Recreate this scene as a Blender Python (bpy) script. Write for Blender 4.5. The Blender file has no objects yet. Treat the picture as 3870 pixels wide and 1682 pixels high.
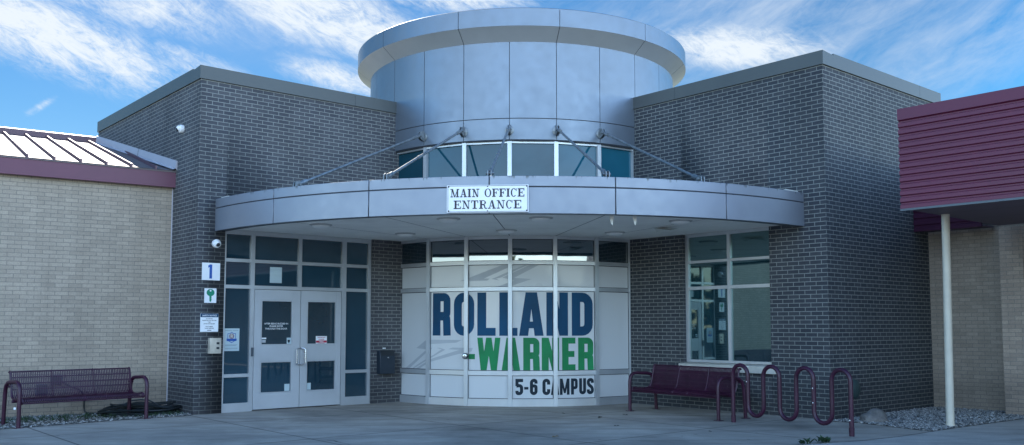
import bpy, bmesh, math, random
from math import sin, cos, pi, radians, sqrt, hypot, atan2
from mathutils import Vector, Matrix
random.seed(7)
S = bpy.context.scene
COL = S.collection
R_ = radians

# ------------------------------------------------------------------ frame of the place (metres)
ANG = R_(49.3)
a = Vector((sin(ANG), cos(ANG), 0)); b = Vector((-cos(ANG), sin(ANG), 0)); UP = Vector((0, 0, 1))
L0 = Vector((-5.25, 15.05, 0)); R0 = Vector((4.96, 14.22, 0))
CC = L0 + a * 7.2                       # inner corner of the L = centre of the rotunda
SUN_AZ, SUN_EL = -24.4, 38.0

# ------------------------------------------------------------------ object helpers
def link(o):
    COL.objects.link(o); return o

def tag(o, label=None, cat=None, group=None, kind=None):
    if label: o['label'] = label
    if cat: o['category'] = cat
    if group: o['group'] = group
    if kind: o['kind'] = kind
    return o

def thing(name, loc, label, cat, group=None, rz=0.0):
    o = bpy.data.objects.new(name, None); link(o)
    o.empty_display_size = 0.2
    o.location = loc; o.rotation_euler = (0, 0, rz)
    return tag(o, label, cat, group)

class Frame:
    """local axes: x along ex, y along ey (outwards), z up"""
    def __init__(s, o, ex, ey, ez=UP):
        s.o, s.ex, s.ey, s.ez = Vector(o), Vector(ex), Vector(ey), Vector(ez)
    def __call__(s, x, y, z):
        return s.o + s.ex * x + s.ey * y + s.ez * z
WORLD = Frame((0, 0, 0), (1, 0, 0), (0, 1, 0))
FL = Frame(L0, a, -b)          # front of the left wing
FLL = Frame(L0, b, -a)         # side of the left wing
FR = Frame(R0, b, -a)          # front of the right wing
FRR = Frame(R0, a, -b)         # side of the right wing

class MB:
    def __init__(s):
        s.v = []; s.f = []; s.uv = []; s.sm = []
    def face(s, pts, uvs=None, smooth=False):
        i = len(s.v); s.v += [tuple(p) for p in pts]
        s.f.append(list(range(i, i + len(pts))))
        s.uv.append(uvs if uvs else [(p[0], p[1]) for p in pts]); s.sm.append(smooth)
    def quad(s, F, axis, c, u0, u1, w0, w1, flip=False):
        """rectangle in frame F: axis 'y' -> x,z ; 'x' -> y,z ; 'z' -> x,y"""
        if axis == 'y': P = [(u0, c, w0), (u1, c, w0), (u1, c, w1), (u0, c, w1)]
        elif axis == 'x': P = [(c, u0, w0), (c, u1, w0), (c, u1, w1), (c, u0, w1)]
        else: P = [(u0, w0, c), (u1, w0, c), (u1, w1, c), (u0, w1, c)]
        U = [(u0, w0), (u1, w0), (u1, w1), (u0, w1)]
        if flip: P.reverse(); U.reverse()
        s.face([F(*p) for p in P], U)
    def box(s, F, x0, x1, y0, y1, z0, z1, skip=''):
        if 'f' not in skip: s.quad(F, 'y', y1, x0, x1, z0, z1, True)
        if 'k' not in skip: s.quad(F, 'y', y0, x0, x1, z0, z1)
        if 'l' not in skip: s.quad(F, 'x', x0, y0, y1, z0, z1, True)
        if 'r' not in skip: s.quad(F, 'x', x1, y0, y1, z0, z1)
        if 't' not in skip: s.quad(F, 'z', z1, x0, x1, y0, y1)
        if 'b' not in skip: s.quad(F, 'z', z0, x0, x1, y0, y1, True)
    def prism(s, F, prof, x0, x1, caps=True):
        """profile of (y,z) swept along x"""
        n = len(prof); d = 0
        for i in range(n):
            p, q = prof[i], prof[(i + 1) % n]; l = hypot(q[0] - p[0], q[1] - p[1])
            s.face([F(x0, *p), F(x1, *p), F(x1, *q), F(x0, *q)], [(x0, d), (x1, d), (x1, d + l), (x0, d + l)]); d += l
        if caps:
            s.face([F(x0, *p) for p in prof], [tuple(p) for p in prof]); s.face([F(x1, *p) for p in reversed(prof)], [tuple(p) for p in reversed(prof)])
    def tube(s, pts, r, n=8, caps=True, closed=False):
        pts = [Vector(p) for p in pts]; m = len(pts); rings = []
        nrm = None
        for i, p in enumerate(pts):
            if closed: t = (pts[(i + 1) % m] - pts[i - 1])
            else: t = (pts[min(i + 1, m - 1)] - pts[max(i - 1, 0)])
            t.normalize()
            if nrm is None:
                nrm = t.cross(UP)
                if nrm.length < 1e-3: nrm = t.cross(Vector((1, 0, 0)))
            nrm = (nrm - t * nrm.dot(t)).normalized(); bi = t.cross(nrm)
            rr = r[i] if isinstance(r, (list, tuple)) else r
            rings.append([p + nrm * cos(2 * pi * k / n) * rr + bi * sin(2 * pi * k / n) * rr for k in range(n)])
        for i in range(m if closed else m - 1):
            A, B = rings[i], rings[(i + 1) % m]
            for k in range(n):
                j = (k + 1) % n; s.face([A[k], A[j], B[j], B[k]], None, True)
        if caps and not closed:
            s.face(list(reversed(rings[0]))); s.face(rings[-1])
    def lathe(s, o, ax, prof, n=20):
        """profile of (radius, height along ax)"""
        o = Vector(o); ax = Vector(ax).normalized(); e1 = ax.cross(UP)
        if e1.length < 1e-3: e1 = Vector((1, 0, 0))
        e1.normalize(); e2 = ax.cross(e1)
        rings = [[o + ax * h + (e1 * cos(2 * pi * k / n) + e2 * sin(2 * pi * k / n)) * r for k in range(n)] for r, h in prof]
        for i in range(len(rings) - 1):
            for k in range(n):
                j = (k + 1) % n; s.face([rings[i][k], rings[i][j], rings[i + 1][j], rings[i + 1][k]], None, True)
        s.face(rings[-1], None, False)
    def curved(s, c, R, a0, a1, z0, z1, th=0.02, step=2.0, R1=None):
        """curved plate around a vertical axis, angles in degrees from -Y; R at z0, R1 at z1"""
        R1 = R if R1 is None else R1
        n = max(1, int(abs(a1 - a0) / step)); P = lambda A, r, z: Vector((c[0] + r * sin(R_(A)), c[1] - r * cos(R_(A)), z))
        for i in range(n):
            A, B = a0 + (a1 - a0) * i / n, a0 + (a1 - a0) * (i + 1) / n
            u, w = R * R_(A), R * R_(B)
            s.face([P(A, R, z0), P(B, R, z0), P(B, R1, z1), P(A, R1, z1)], [(u, z0), (w, z0), (w, z1), (u, z1)], True)
            s.face([P(A, R1, z1), P(B, R1, z1), P(B, R1 - th, z1), P(A, R1 - th, z1)])
            s.face([P(A, R - th, z0), P(B, R - th, z0), P(B, R, z0), P(A, R, z0)])
        for A, fl in ((a0, 0), (a1, 1)):
            q = [P(A, R - th, z0), P(A, R, z0), P(A, R1, z1), P(A, R1 - th, z1)]
            if fl: q.reverse()
            s.face(q)
    def build(s, name, mat, parent=None, merge=True):
        me = bpy.data.meshes.new(name)
        off = Vector((0, 0, 0)); o = bpy.data.objects.new(name, me)
        if parent is not None:
            p = parent; M = Matrix.Identity(4)
            chain = []
            while p is not None: chain.append(p); p = p.parent
            for q in reversed(chain): M = M @ Matrix.Translation(q.location) @ q.rotation_euler.to_matrix().to_4x4()
            Mi = M.inverted(); vs = [tuple(Mi @ Vector(v)) for v in s.v]
        else: vs = s.v
        me.from_pydata(vs, [], s.f)
        uvl = me.uv_layers.new(name='UVMap')
        k = 0
        for fi, f in enumerate(s.f):
            for j in range(len(f)): uvl.data[k].uv = s.uv[fi][j]; k += 1
        me.polygons.foreach_set('use_smooth', s.sm); me.update()
        if merge:
            bm = bmesh.new(); bm.from_mesh(me); bmesh.ops.remove_doubles(bm, verts=bm.verts, dist=1e-5); bm.to_mesh(me); bm.free()
        me.set_sharp_from_angle(angle=R_(32))
        me.materials.append(mat); me.update()
        link(o); o.parent = parent
        return o

def add_bevel(o, w=0.004, seg=2):
    m = o.modifiers.new('bevel', 'BEVEL'); m.width = w; m.segments = seg; m.limit_method = 'ANGLE'; m.angle_limit = R_(40)
    return o

# ------------------------------------------------------------------ materials
def new_mat(name):
    m = bpy.data.materials.new(name); m.use_nodes = True
    nt = m.node_tree; nt.nodes.clear()
    out = nt.nodes.new('ShaderNodeOutputMaterial'); p = nt.nodes.new('ShaderNodeBsdfPrincipled')
    nt.links.new(p.outputs[0], out.inputs[0])
    return m, nt, p

def N(nt, t, **kw):
    n = nt.nodes.new(t)
    for k, v in kw.items():
        if k.startswith('i_'):
            n.inputs[int(k[2:]) if k[2:].isdigit() else k[2:]].default_value = v
        else: setattr(n, k, v)
    return n

def mixc(nt, fac, A, B, mode='MIX'):
    n = nt.nodes.new('ShaderNodeMix'); n.data_type = 'RGBA'; n.blend_type = mode
    for i, x in ((0, fac), (6, A), (7, B)):
        if hasattr(x, 'links') or hasattr(x, 'is_linked'): nt.links.new(x, n.inputs[i])
        else: n.inputs[i].default_value = x if i == 0 else (tuple(x) + (1,) if len(x) == 3 else x)
    return n.outputs[2]

def ramp(nt, x, stops):
    n = nt.nodes.new('ShaderNodeValToRGB'); e = n.color_ramp.elements
    while len(e) < len(stops): e.new(0.5)
    for el, (p, c) in zip(e, stops): el.position = p; el.color = (c, c, c, 1) if isinstance(c, (int, float)) else tuple(c) + (1,)
    nt.links.new(x, n.inputs[0]); return n.outputs[0]

def noise(nt, scale, detail=4, rough=0.55, vec=None, dist=0.0):
    n = N(nt, 'ShaderNodeTexNoise'); n.inputs['Scale'].default_value = scale; n.inputs['Detail'].default_value = detail
    n.inputs['Roughness'].default_value = rough; n.inputs['Distortion'].default_value = dist
    if vec is None:
        g = nt.nodes.new('ShaderNodeNewGeometry'); vec = g.outputs['Position']
    nt.links.new(vec, n.inputs['Vector']); return n.outputs['Fac']

def bump(nt, p, h, strength=0.3, dist=0.01):
    n = N(nt, 'ShaderNodeBump'); n.inputs['Strength'].default_value = strength; n.inputs['Distance'].default_value = dist
    nt.links.new(h, n.inputs['Height']); nt.links.new(n.outputs[0], p.inputs['Normal'])

def mat_plain(name, col, rough=0.5, metal=0.0, var=0.12, scale=3.0, spec=0.5, bmp=0.0, bscale=60, coat=0.0):
    m, nt, p = new_mat(name)
    f = noise(nt, scale, 5, 0.6)
    lo = tuple(c * (1 - var) for c in col); hi = tuple(min(1, c * (1 + var)) for c in col)
    c = mixc(nt, ramp(nt, f, [(0.3, 0.0), (0.7, 1.0)]), lo, hi)
    nt.links.new(c, p.inputs['Base Color'])
    rr = N(nt, 'ShaderNodeMapRange'); nt.links.new(noise(nt, scale, 2), rr.inputs[0]); rr.inputs[3].default_value = max(0.02, rough - 0.05); rr.inputs[4].default_value = min(1, rough + 0.05)
    nt.links.new(rr.outputs[0], p.inputs['Roughness'])
    p.inputs['Metallic'].default_value = metal; p.inputs['Specular IOR Level'].default_value = spec
    p.inputs['Coat Weight'].default_value = coat
    if bmp: bump(nt, p, noise(nt, bscale, 4), bmp, 0.005)
    return m

def mat_brick(name, c1, c2, mortar, msize=0.006, stain=0.15, bmp=0.5, rough=0.75, streak=0.86):
    m, nt, p = new_mat(name)
    uv = N(nt, 'ShaderNodeUVMap'); uv.uv_map = 'UVMap'
    t = N(nt, 'ShaderNodeTexBrick'); t.offset = 0.5; t.squash = 1.0
    nt.links.new(uv.outputs[0], t.inputs['Vector'])
    t.inputs['Scale'].default_value = 1.0; t.inputs['Brick Width'].default_value = 0.2032; t.inputs['Row Height'].default_value = 0.0677
    t.inputs['Mortar Size'].default_value = msize; t.inputs['Mortar Smooth'].default_value = 0.15; t.inputs['Bias'].default_value = -0.1
    t.inputs['Color1'].default_value = c1 + (1,); t.inputs['Color2'].default_value = c2 + (1,); t.inputs['Mortar'].default_value = mortar + (1,)
    big = noise(nt, 0.55, 5, 0.6); fine = noise(nt, 45, 3, 0.6)
    c = mixc(nt, 1.0, t.outputs['Color'], ramp(nt, big, [(0.3, 1 - stain), (0.7, 1.0 + stain * 0.4)]), 'MULTIPLY')
    c = mixc(nt, 0.6, c, ramp(nt, fine, [(0.3, 0.75), (0.7, 1.15)]), 'MULTIPLY')
    mp = N(nt, 'ShaderNodeMapping'); g0 = N(nt, 'ShaderNodeNewGeometry'); nt.links.new(g0.outputs['Position'], mp.inputs[0]); mp.inputs['Scale'].default_value = (2.6, 2.6, .28)
    c = mixc(nt, 1.0, c, ramp(nt, noise(nt, 1.0, 5, .65, mp.outputs[0]), [(0.32, streak), (0.6, 1.05)]), 'MULTIPLY')
    # darker towards the ground, along an uneven edge
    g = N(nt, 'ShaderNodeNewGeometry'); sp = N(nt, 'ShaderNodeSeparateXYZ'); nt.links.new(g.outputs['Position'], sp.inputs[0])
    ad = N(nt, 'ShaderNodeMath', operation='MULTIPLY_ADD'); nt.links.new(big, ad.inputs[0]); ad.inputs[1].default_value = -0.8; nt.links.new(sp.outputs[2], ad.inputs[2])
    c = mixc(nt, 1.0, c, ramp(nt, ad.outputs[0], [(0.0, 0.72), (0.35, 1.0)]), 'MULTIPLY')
    nt.links.new(c, p.inputs['Base Color']); p.inputs['Roughness'].default_value = rough
    inv = N(nt, 'ShaderNodeMath', operation='MULTIPLY_ADD'); nt.links.new(t.outputs['Fac'], inv.inputs[0]); inv.inputs[1].default_value = -1; inv.inputs[2].default_value = 1
    h = N(nt, 'ShaderNodeMath', operation='MULTIPLY_ADD'); nt.links.new(fine, h.inputs[0]); h.inputs[1].default_value = 0.25; nt.links.new(inv.outputs[0], h.inputs[2])
    bump(nt, p, h.outputs[0], bmp, 0.006)
    return m

def mat_glass(name, tint, ior=2.6, rough=0.02):
    m, nt, p = new_mat(name)
    f = noise(nt, 0.8, 4)
    c = mixc(nt, f, tuple(x * 0.5 for x in tint), tuple(x * 1.4 for x in tint))
    oi = N(nt, 'ShaderNodeObjectInfo'); c = mixc(nt, 1.0, c, ramp(nt, oi.outputs['Random'], [(0.0, 0.62), (1.0, 1.3)]), 'MULTIPLY')
    nt.links.new(c, p.inputs['Base Color']); p.inputs['Roughness'].default_value = rough; p.inputs['IOR'].default_value = ior
    bump(nt, p, noise(nt, 1.3, 2), 0.05, 0.01)
    return m

def mat_metal_panel(name, col, rough, metal, streak=0.0, top=None):
    m, nt, p = new_mat(name)
    f = noise(nt, 1.1, 5, 0.6); c = mixc(nt, ramp(nt, f, [(0.3, 0.0), (0.7, 1.0)]), tuple(x * 0.92 for x in col), tuple(x * 1.05 for x in col))
    if streak:
        g = N(nt, 'ShaderNodeNewGeometry'); mp = N(nt, 'ShaderNodeMapping'); nt.links.new(g.outputs['Position'], mp.inputs[0])
        mp.inputs['Scale'].default_value = (14, 14, 1.2)
        st = noise(nt, 1.0, 4, 0.7, mp.outputs[0])
        sp = N(nt, 'ShaderNodeSeparateXYZ'); nt.links.new(g.outputs['Position'], sp.inputs[0])
        mr = N(nt, 'ShaderNodeMapRange'); nt.links.new(sp.outputs[2], mr.inputs[0]); mr.inputs[1].default_value = top - 0.085; mr.inputs[2].default_value = top
        mu = N(nt, 'ShaderNodeMath', operation='MULTIPLY'); nt.links.new(mr.outputs[0], mu.inputs[0]); nt.links.new(ramp(nt, st, [(0.52, 0.0), (0.66, 1.0)]), mu.inputs[1])
        fac = ramp(nt, mu.outputs[0], [(0.35, 0.0), (0.8, streak)])
        c = mixc(nt, fac, c, (0.08, 0.09, 0.09))
    nt.links.new(c, p.inputs['Base Color']); p.inputs['Metallic'].default_value = metal
    bump(nt, p, noise(nt, 1.2, 1, .4), 0.05, 0.02)
    nt.links.new(ramp(nt, noise(nt, 6, 3), [(0.3, rough - 0.05), (0.7, rough + 0.05)]), p.inputs['Roughness'])
    return m

def mat_concrete(name, col, joint_dirs=(), stain=0.35):
    m, nt, p = new_mat(name)
    g = N(nt, 'ShaderNodeNewGeometry'); pos = g.outputs['Position']
    big = noise(nt, 0.45, 6, 0.62, pos, 0.6); mid = noise(nt, 2.6, 6, 0.65, pos, 0.3); fine = noise(nt, 90, 3, 0.6, pos)
    mp = N(nt, 'ShaderNodeMapping'); nt.links.new(pos, mp.inputs[0]); mp.inputs['Rotation'].default_value = (0, 0, R_(12)); mp.inputs['Scale'].default_value = (0.5, 2.4, 1)
    sw = noise(nt, 1.3, 5, 0.6, mp.outputs[0], 0.8)
    c = mixc(nt, ramp(nt, big, [(0.32, 0.0), (0.68, 1.0)]), tuple(x * (1 - stain) for x in col), tuple(x * 1.08 for x in col))
    c = mixc(nt, 1.0, c, ramp(nt, mid, [(0.3, 0.86), (0.7, 1.08)]), 'MULTIPLY')
    c = mixc(nt, 1.0, c, ramp(nt, sw, [(0.3, 0.70), (0.62, 1.06)]), 'MULTIPLY')
    c = mixc(nt, 1.0, c, ramp(nt, fine, [(0.25, 0.8), (0.75, 1.15)]), 'MULTIPLY')
    vo = N(nt, 'ShaderNodeTexVoronoi'); vo.inputs['Scale'].default_value = 2.2; nt.links.new(pos, vo.inputs['Vector'])
    c = mixc(nt, 1.0, c, ramp(nt, vo.outputs['Distance'], [(0.03, 0.45), (0.07, 1.0)]), 'MULTIPLY')
    h = fine
    for (d, spc, offv) in joint_dirs:
        dp = N(nt, 'ShaderNodeVectorMath', operation='DOT_PRODUCT'); nt.links.new(pos, dp.inputs[0]); dp.inputs[1].default_value = d
        wob = N(nt, 'ShaderNodeMath', operation='MULTIPLY_ADD'); nt.links.new(mid, wob.inputs[0]); wob.inputs[1].default_value = 0.012; nt.links.new(dp.outputs['Value'], wob.inputs[2])
        ad = N(nt, 'ShaderNodeMath', operation='ADD'); nt.links.new(wob.outputs[0], ad.inputs[0]); ad.inputs[1].default_value = offv + 1000 * spc
        mo = N(nt, 'ShaderNodeMath', operation='MODULO'); nt.links.new(ad.outputs[0], mo.inputs[0]); mo.inputs[1].default_value = spc
        su = N(nt, 'ShaderNodeMath', operation='SUBTRACT'); nt.links.new(mo.outputs[0], su.inputs[0]); su.inputs[1].default_value = spc / 2
        ab = N(nt, 'ShaderNodeMath', operation='ABSOLUTE'); nt.links.new(su.outputs[0], ab.inputs[0])
        c = mixc(nt, 1.0, c, ramp(nt, ab.outputs[0], [(0.006, 0.32), (0.022, 1.0)]), 'MULTIPLY')
    nt.links.new(c, p.inputs['Base Color']); p.inputs['Roughness'].default_value = 0.85
    bump(nt, p, h, 0.25, 0.003)
    return m

M = {}
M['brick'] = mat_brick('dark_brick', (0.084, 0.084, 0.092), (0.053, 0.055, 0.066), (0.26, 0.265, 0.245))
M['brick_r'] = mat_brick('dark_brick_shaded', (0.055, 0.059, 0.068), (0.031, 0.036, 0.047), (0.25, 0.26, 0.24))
M['tan_brick'] = mat_brick('tan_brick', (0.445, 0.357, 0.268), (0.36, 0.29, 0.218), (0.235, 0.20, 0.16), 0.005, 0.14, 0.4, streak=0.92)
M['tan_brick2'] = mat_brick('tan_brick_weathered', (0.42, 0.34, 0.265), (0.33, 0.27, 0.21), (0.25, 0.215, 0.18), 0.005, 0.2, 0.4)
M['coping'] = mat_plain('coping_metal', (0.082, 0.091, 0.091), 0.45, 0.0, 0.1, 1.0)
M['panel'] = mat_metal_panel('aluminium_panel', (0.215, 0.25, 0.295), 0.40, 0.58)
M['fascia'] = mat_metal_panel('aluminium_fascia', (0.275, 0.30, 0.345), 0.42, 0.45, 0.85, 3.605)
M['bevel'] = mat_metal_panel('cornice_soffit_panel', (0.55, 0.56, 0.56), 0.4, 0.35)
M['trim_dark'] = mat_plain('dark_trim', (0.09, 0.11, 0.13), 0.4, 0.3)
M['gap'] = mat_plain('panel_gap', (0.035, 0.04, 0.05), 0.7)
M['frame'] = mat_plain('anodised_frame', (0.56, 0.58, 0.60), 0.32, 0.55, 0.06, 2.0)
M['door'] = mat_plain('painted_door', (0.50, 0.515, 0.53), 0.4, 0.15, 0.07, 1.5)
M['glass'] = mat_glass('dark_glass', (0.016, 0.050, 0.074), 1.85)
M['glass_r'] = mat_glass('reflective_glass', (0.008, 0.03, 0.038), 3.2)
M['glass_r'].node_tree.nodes['Principled BSDF'].inputs['Specular Tint'].default_value = (.62, .88, .86, 1)
M['glass_tr'] = mat_glass('transom_glass', (0.010, 0.04, 0.06), 2.6)
M['glass_up'] = mat_glass('upper_glass', (0.010, 0.085, 0.125), 1.5)
M['film'] = mat_plain('white_window_film', (0.63, 0.64, 0.64), 0.30, 0, 0.015, 1.0, coat=0.3)
M['soffit'] = mat_plain('soffit_paint', (0.93, 0.92, 0.88), 0.6, 0, 0.08, 1.6)
M['peel'] = mat_plain('peeling_paint', (0.75, 0.75, 0.7), 0.6)
M['trimring'] = mat_plain('lamp_trim', (0.42, 0.43, 0.43), 0.4)
M['lens'] = mat_plain('lamp_lens', (0.93, 0.93, 0.9), 0.3, 0, 0.05)
M['galv'] = mat_plain('galvanised_steel', (0.25, 0.27, 0.28), 0.45, 0.6, 0.35, 12)
M['steel'] = mat_plain('stainless_steel', (0.62, 0.62, 0.62), 0.25, 0.9, 0.08, 8)
M['intercom'] = mat_plain('intercom_plate', (0.50, 0.45, 0.38), 0.4, 0.5, 0.2, 6)
M['white'] = mat_plain('white_enamel', (0.90, 0.90, 0.90), 0.35, 0, 0.05, 3)
M['ink'] = mat_plain('dark_ink', (0.025, 0.015, 0.03), 0.5)
M['navy'] = mat_plain('navy_vinyl', (0.0, 0.056, 0.13), 0.5, 0, .25, 1.2, spec=.25)
M['green'] = mat_plain('green_vinyl', (0.012, 0.21, 0.07), 0.5, 0, 0.3, 1.2, spec=.25)
M['grey_ink'] = mat_plain('charcoal_vinyl', (0.01, 0.022, 0.035), 0.5, spec=.25)
M['arrow'] = mat_plain('grey_vinyl', (0.44, 0.46, 0.48), 0.35, 0, 0.05)
M['signblue'] = mat_plain('sign_blue', (0.01, 0.09, 0.38), 0.4)
M['signgreen'] = mat_plain('sign_green', (0.0, 0.24, 0.13), 0.4)
M['signred'] = mat_plain('sign_red', (0.45, 0.02, 0.05), 0.4)
M['lightblue'] = mat_plain('pale_paper', (0.50, 0.60, 0.62), 0.5, 0, 0.04)
M['maroon'] = mat_plain('maroon_coating', (0.042, 0.007, 0.025), 0.38, 0, 0.25, 5, bmp=0.15)
M['maroon_fascia'] = mat_plain('maroon_fascia', (0.14, 0.04, 0.068), 0.45, 0, 0.10, 0.8)
M['maroon_sheet'] = mat_plain('maroon_sheet', (0.125, 0.016, 0.050), 0.42, 0, 0.10, 0.8)
M['maroon_dark'] = mat_plain('maroon_underside', (0.10, 0.07, 0.10), 0.6, 0, 0.12, 0.8)
M['roof'] = mat_plain('metal_roof', (0.20, 0.165, 0.165), 0.58, 0.30, 0.1, 1.0)
M['rib'] = mat_plain('roof_rib', (0.13, 0.07, 0.085), 0.45, 0.2)
M['flash'] = mat_plain('roof_flashing', (0.50, 0.47, 0.50), 0.45, 0.2, 0.06)
M['post'] = mat_plain('cream_post_paint', (0.62, 0.56, 0.45), 0.5, 0, 0.10, 3.0)
M['stone'] = mat_plain('sill_stone', (0.52, 0.50, 0.44), 0.8, 0, 0.15, 5, bmp=0.2)
M['black'] = mat_plain('black_plastic', (0.02, 0.025, 0.03), 0.45)
M['blackbox'] = mat_plain('drop_box_paint', (0.018, 0.03, 0.045), 0.4)
M['hose'] = mat_plain('hose_rubber', (0.012, 0.016, 0.018), 0.45)
M['rock'] = mat_plain('rock', (0.15, 0.14, 0.13), 0.85, 0, 0.45, 9, bmp=0.6, bscale=25)
M['leafbrown'] = mat_plain('dry_leaf', (0.10, 0.06, 0.03), 0.7, 0, 0.5, 40)
M['weed'] = mat_plain('weed_leaf', (0.03, 0.065, 0.022), 0.6, 0, 0.4, 30)
M['tree'] = mat_plain('tree_leaf', (0.06, 0.10, 0.03), 0.7, 0, 0.5, 1.5)
M['wood_floor'] = None
M['plaza'] = mat_concrete('plaza_concrete', (0.47, 0.42, 0.355), [(tuple(a), 2.45, 0.35), (tuple(b), 2.6, 1.0)], .45)
M['walk'] = mat_concrete('walk_concrete', (0.50, 0.47, 0.42), [], 0.2)
M['grass_ground'] = mat_plain('ground', (0.13, 0.14, 0.08), 0.95, 0, 0.4, 0.6)
M['asphalt'] = mat_plain('asphalt', (0.13, 0.13, 0.125), 0.9, 0, 0.25, 2, bmp=0.3)
M['soil'] = mat_plain('gravel_bed', (0.11, 0.11, 0.10), 0.95, 0, 0.5, 30, bmp=0.6)

def mat_pebble(name, lo, hi):
    m, nt, p = new_mat(name)
    g = N(nt, 'ShaderNodeNewGeometry')
    c = mixc(nt, ramp(nt, g.outputs['Random Per Island'], [(0.0, 0.0), (1.0, 1.0)]), lo, hi)
    c = mixc(nt, 0.6, c, ramp(nt, noise(nt, 60, 3), [(0.3, 0.7), (0.7, 1.2)]), 'MULTIPLY')
    nt.links.new(c, p.inputs['Base Color']); p.inputs['Roughness'].default_value = 0.8
    return m
M['pebble'] = mat_pebble('pebble', (0.05, 0.055, 0.055), (0.42, 0.41, 0.39))

# ------------------------------------------------------------------ lettering (strokes in a unit-high box)
def offset_path(pts, t, closed=False):
    n = len(pts); Lf, Rt = [], []
    for i in range(n):
        p = Vector(pts[i])
        if closed: d0 = p - Vector(pts[i - 1]); d1 = Vector(pts[(i + 1) % n]) - p
        else:
            d0 = p - Vector(pts[i - 1]) if i else Vector(pts[1]) - p
            d1 = Vector(pts[i + 1]) - p if i < n - 1 else d0
        d0.normalize(); d1.normalize()
        n0 = Vector((-d0.y, d0.x)); n1 = Vector((-d1.y, d1.x)); m = (n0 + n1)
        if m.length < 1e-4: m = n0
        m.normalize(); k = min(2.0, 1.0 / max(0.3, m.dot(n0)))
        Lf.append(p + m * t / 2 * k); Rt.append(p - m * t / 2 * k)
    q = []
    for i in range(n if closed else n - 1):
        j = (i + 1) % n; q.append([Rt[i], Rt[j], Lf[j], Lf[i]])
    return q

def rounded(pts, r, closed=False, seg=5):
    out = []; n = len(pts)
    for i in range(n):
        if not closed and i in (0, n - 1): out.append(pts[i]); continue
        p = Vector(pts[i]); A = Vector(pts[i - 1]) - p; B = Vector(pts[(i + 1) % n]) - p
        rr = r[i] if isinstance(r, (list, tuple)) else r
        if rr <= 0: out.append(tuple(p)); continue
        la, lb = A.length, B.length; ka = min(rr, la * (0.5 if (closed or 0 < i - 1 or True) else 1) * 0.999); kb = min(rr, lb * 0.4999)
        k = min(ka, kb); Au, Bu = A.normalized(), B.normalized(); s0 = p + Au * k; s1 = p + Bu * k
        half = math.acos(max(-1, min(1, Au.dot(Bu)))) / 2
        c = p + (Au + Bu).normalized() * (k / cos(half)); v0 = s0 - c; v1 = s1 - c; full = math.atan2(v0.x * v1.y - v0.y * v1.x, v0.dot(v1))
        for j in range(seg + 1):
            th = full * j / seg; out.append((c.x + v0.x * cos(th) - v0.y * sin(th), c.y + v0.x * sin(th) + v0.y * cos(th)))
    return out

def G(ch, W, t):
    """condensed bold sans glyph: list of pieces, each a list of polygons; height 1, width W, stroke t"""
    h = t / 2; P = []
    def st(p, closed=False, tt=t): P.append(offset_path([tuple(x) for x in p], tt, closed))
    r = W / 2 - h * 0.55
    if ch == 'O': st(rounded([(h, h), (W - h, h), (W - h, 1 - h), (h, 1 - h)], r, True), True)
    elif ch == 'D': st(rounded([(h, h), (W - h, h), (W - h, 1 - h), (h, 1 - h)], [0, r, r, 0], True), True)
    elif ch == 'L': st([(h, 0), (h, 1)]); st([(t, h * .85), (W, h * .85)], tt=t * .85)
    elif ch == 'E':
        st([(h, 0), (h, 1)])
        for y in (h * .85, .5, 1 - h * .85): st([(t, y), (W * (0.92 if y == .5 else 1), y)], tt=t * .85)
    elif ch in 'RP':
        m = .46 if ch == 'R' else .42
        st([(h, 0), (h, 1)])
        st(rounded([(t, 1 - h * .9), (W - h, 1 - h * .9), (W - h, m), (t, m)], r * .9), tt=t * .9)
        if ch == 'R': st(rounded([(t, m - .004), (W - h * 1.1, m - .004), (W - h * .95, 0)], r * .8), tt=t * .95)
    elif ch == 'A':
        P.append([[(0, 0), (t * .98, 0), (W / 2 + t * .22, 1), (W / 2 - t * .62, 1)]]); P.append([[(W, 0), (W - t * .98, 0), (W / 2 - t * .22, 1), (W / 2 + t * .62, 1)]]); st([(W * .3, .25), (W * .7, .25)], tt=t * .72)
    elif ch == 'N': st([(h, 0), (h, 1)]); st([(W - h, 0), (W - h, 1)]); P.append([[(t * .3, 1), (t, 1), (W - t * .3, 0), (W - t, 0)]])
    elif ch == 'M':
        tt = t * .9; st([(tt / 2, 0), (tt / 2, 1)], tt=tt); st([(W - tt / 2, 0), (W - tt / 2, 1)], tt=tt)
        P.append([[(tt * .2, 1), (tt, 1), (W / 2 + tt * .35, .1), (W / 2 - tt * .35, .1)]]); P.append([[(W - tt * .2, 1), (W - tt, 1), (W / 2 - tt * .35, .1), (W / 2 + tt * .35, .1)]])
    elif ch == 'W':
        w_ = t * .40
        for x0, x1 in ((w_, W * .27), (W * .5, W * .29), (W * .5, W * .71), (W - w_, W * .73)): P.append([[(x1 - w_, 0), (x1 + w_, 0), (x0 + w_, 1), (x0 - w_, 1)]])
    elif ch == 'U': st(rounded([(h, 1), (h, h), (W - h, h), (W - h, 1)], r))
    elif ch == 'C': st(rounded([(W - h, .36), (W - h, h), (h, h), (h, 1 - h), (W - h, 1 - h), (W - h, .64)], r))
    elif ch == 'S': st(rounded([(h, .30), (h, h), (W - h, h), (W - h, .42), (h, .60), (h, 1 - h), (W - h, 1 - h), (W - h, .70)], r * .8))
    elif ch == '5': st([(W, 1 - h), (h, 1 - h), (h, .56), ]); st(rounded([(h * .6, .56), (W - h, .60), (W - h, h), (h, h), (h, .27)], r * .9), tt=t)
    elif ch == '6':
        st(rounded([(W - h, .70), (W - h, 1 - h), (h, 1 - h), (h, h), (W - h, h), (W - h, .56), (t, .56)], r * .9))
    elif ch == '-': st([(0, .42), (W, .42)], tt=.16)
    elif ch == '1': st([(W * .62, 0), (W * .62, 1)]); P.append([[(0, .93), (0, .76), (W * .62, .86), (W * .62, 1)]])
    return P

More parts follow.
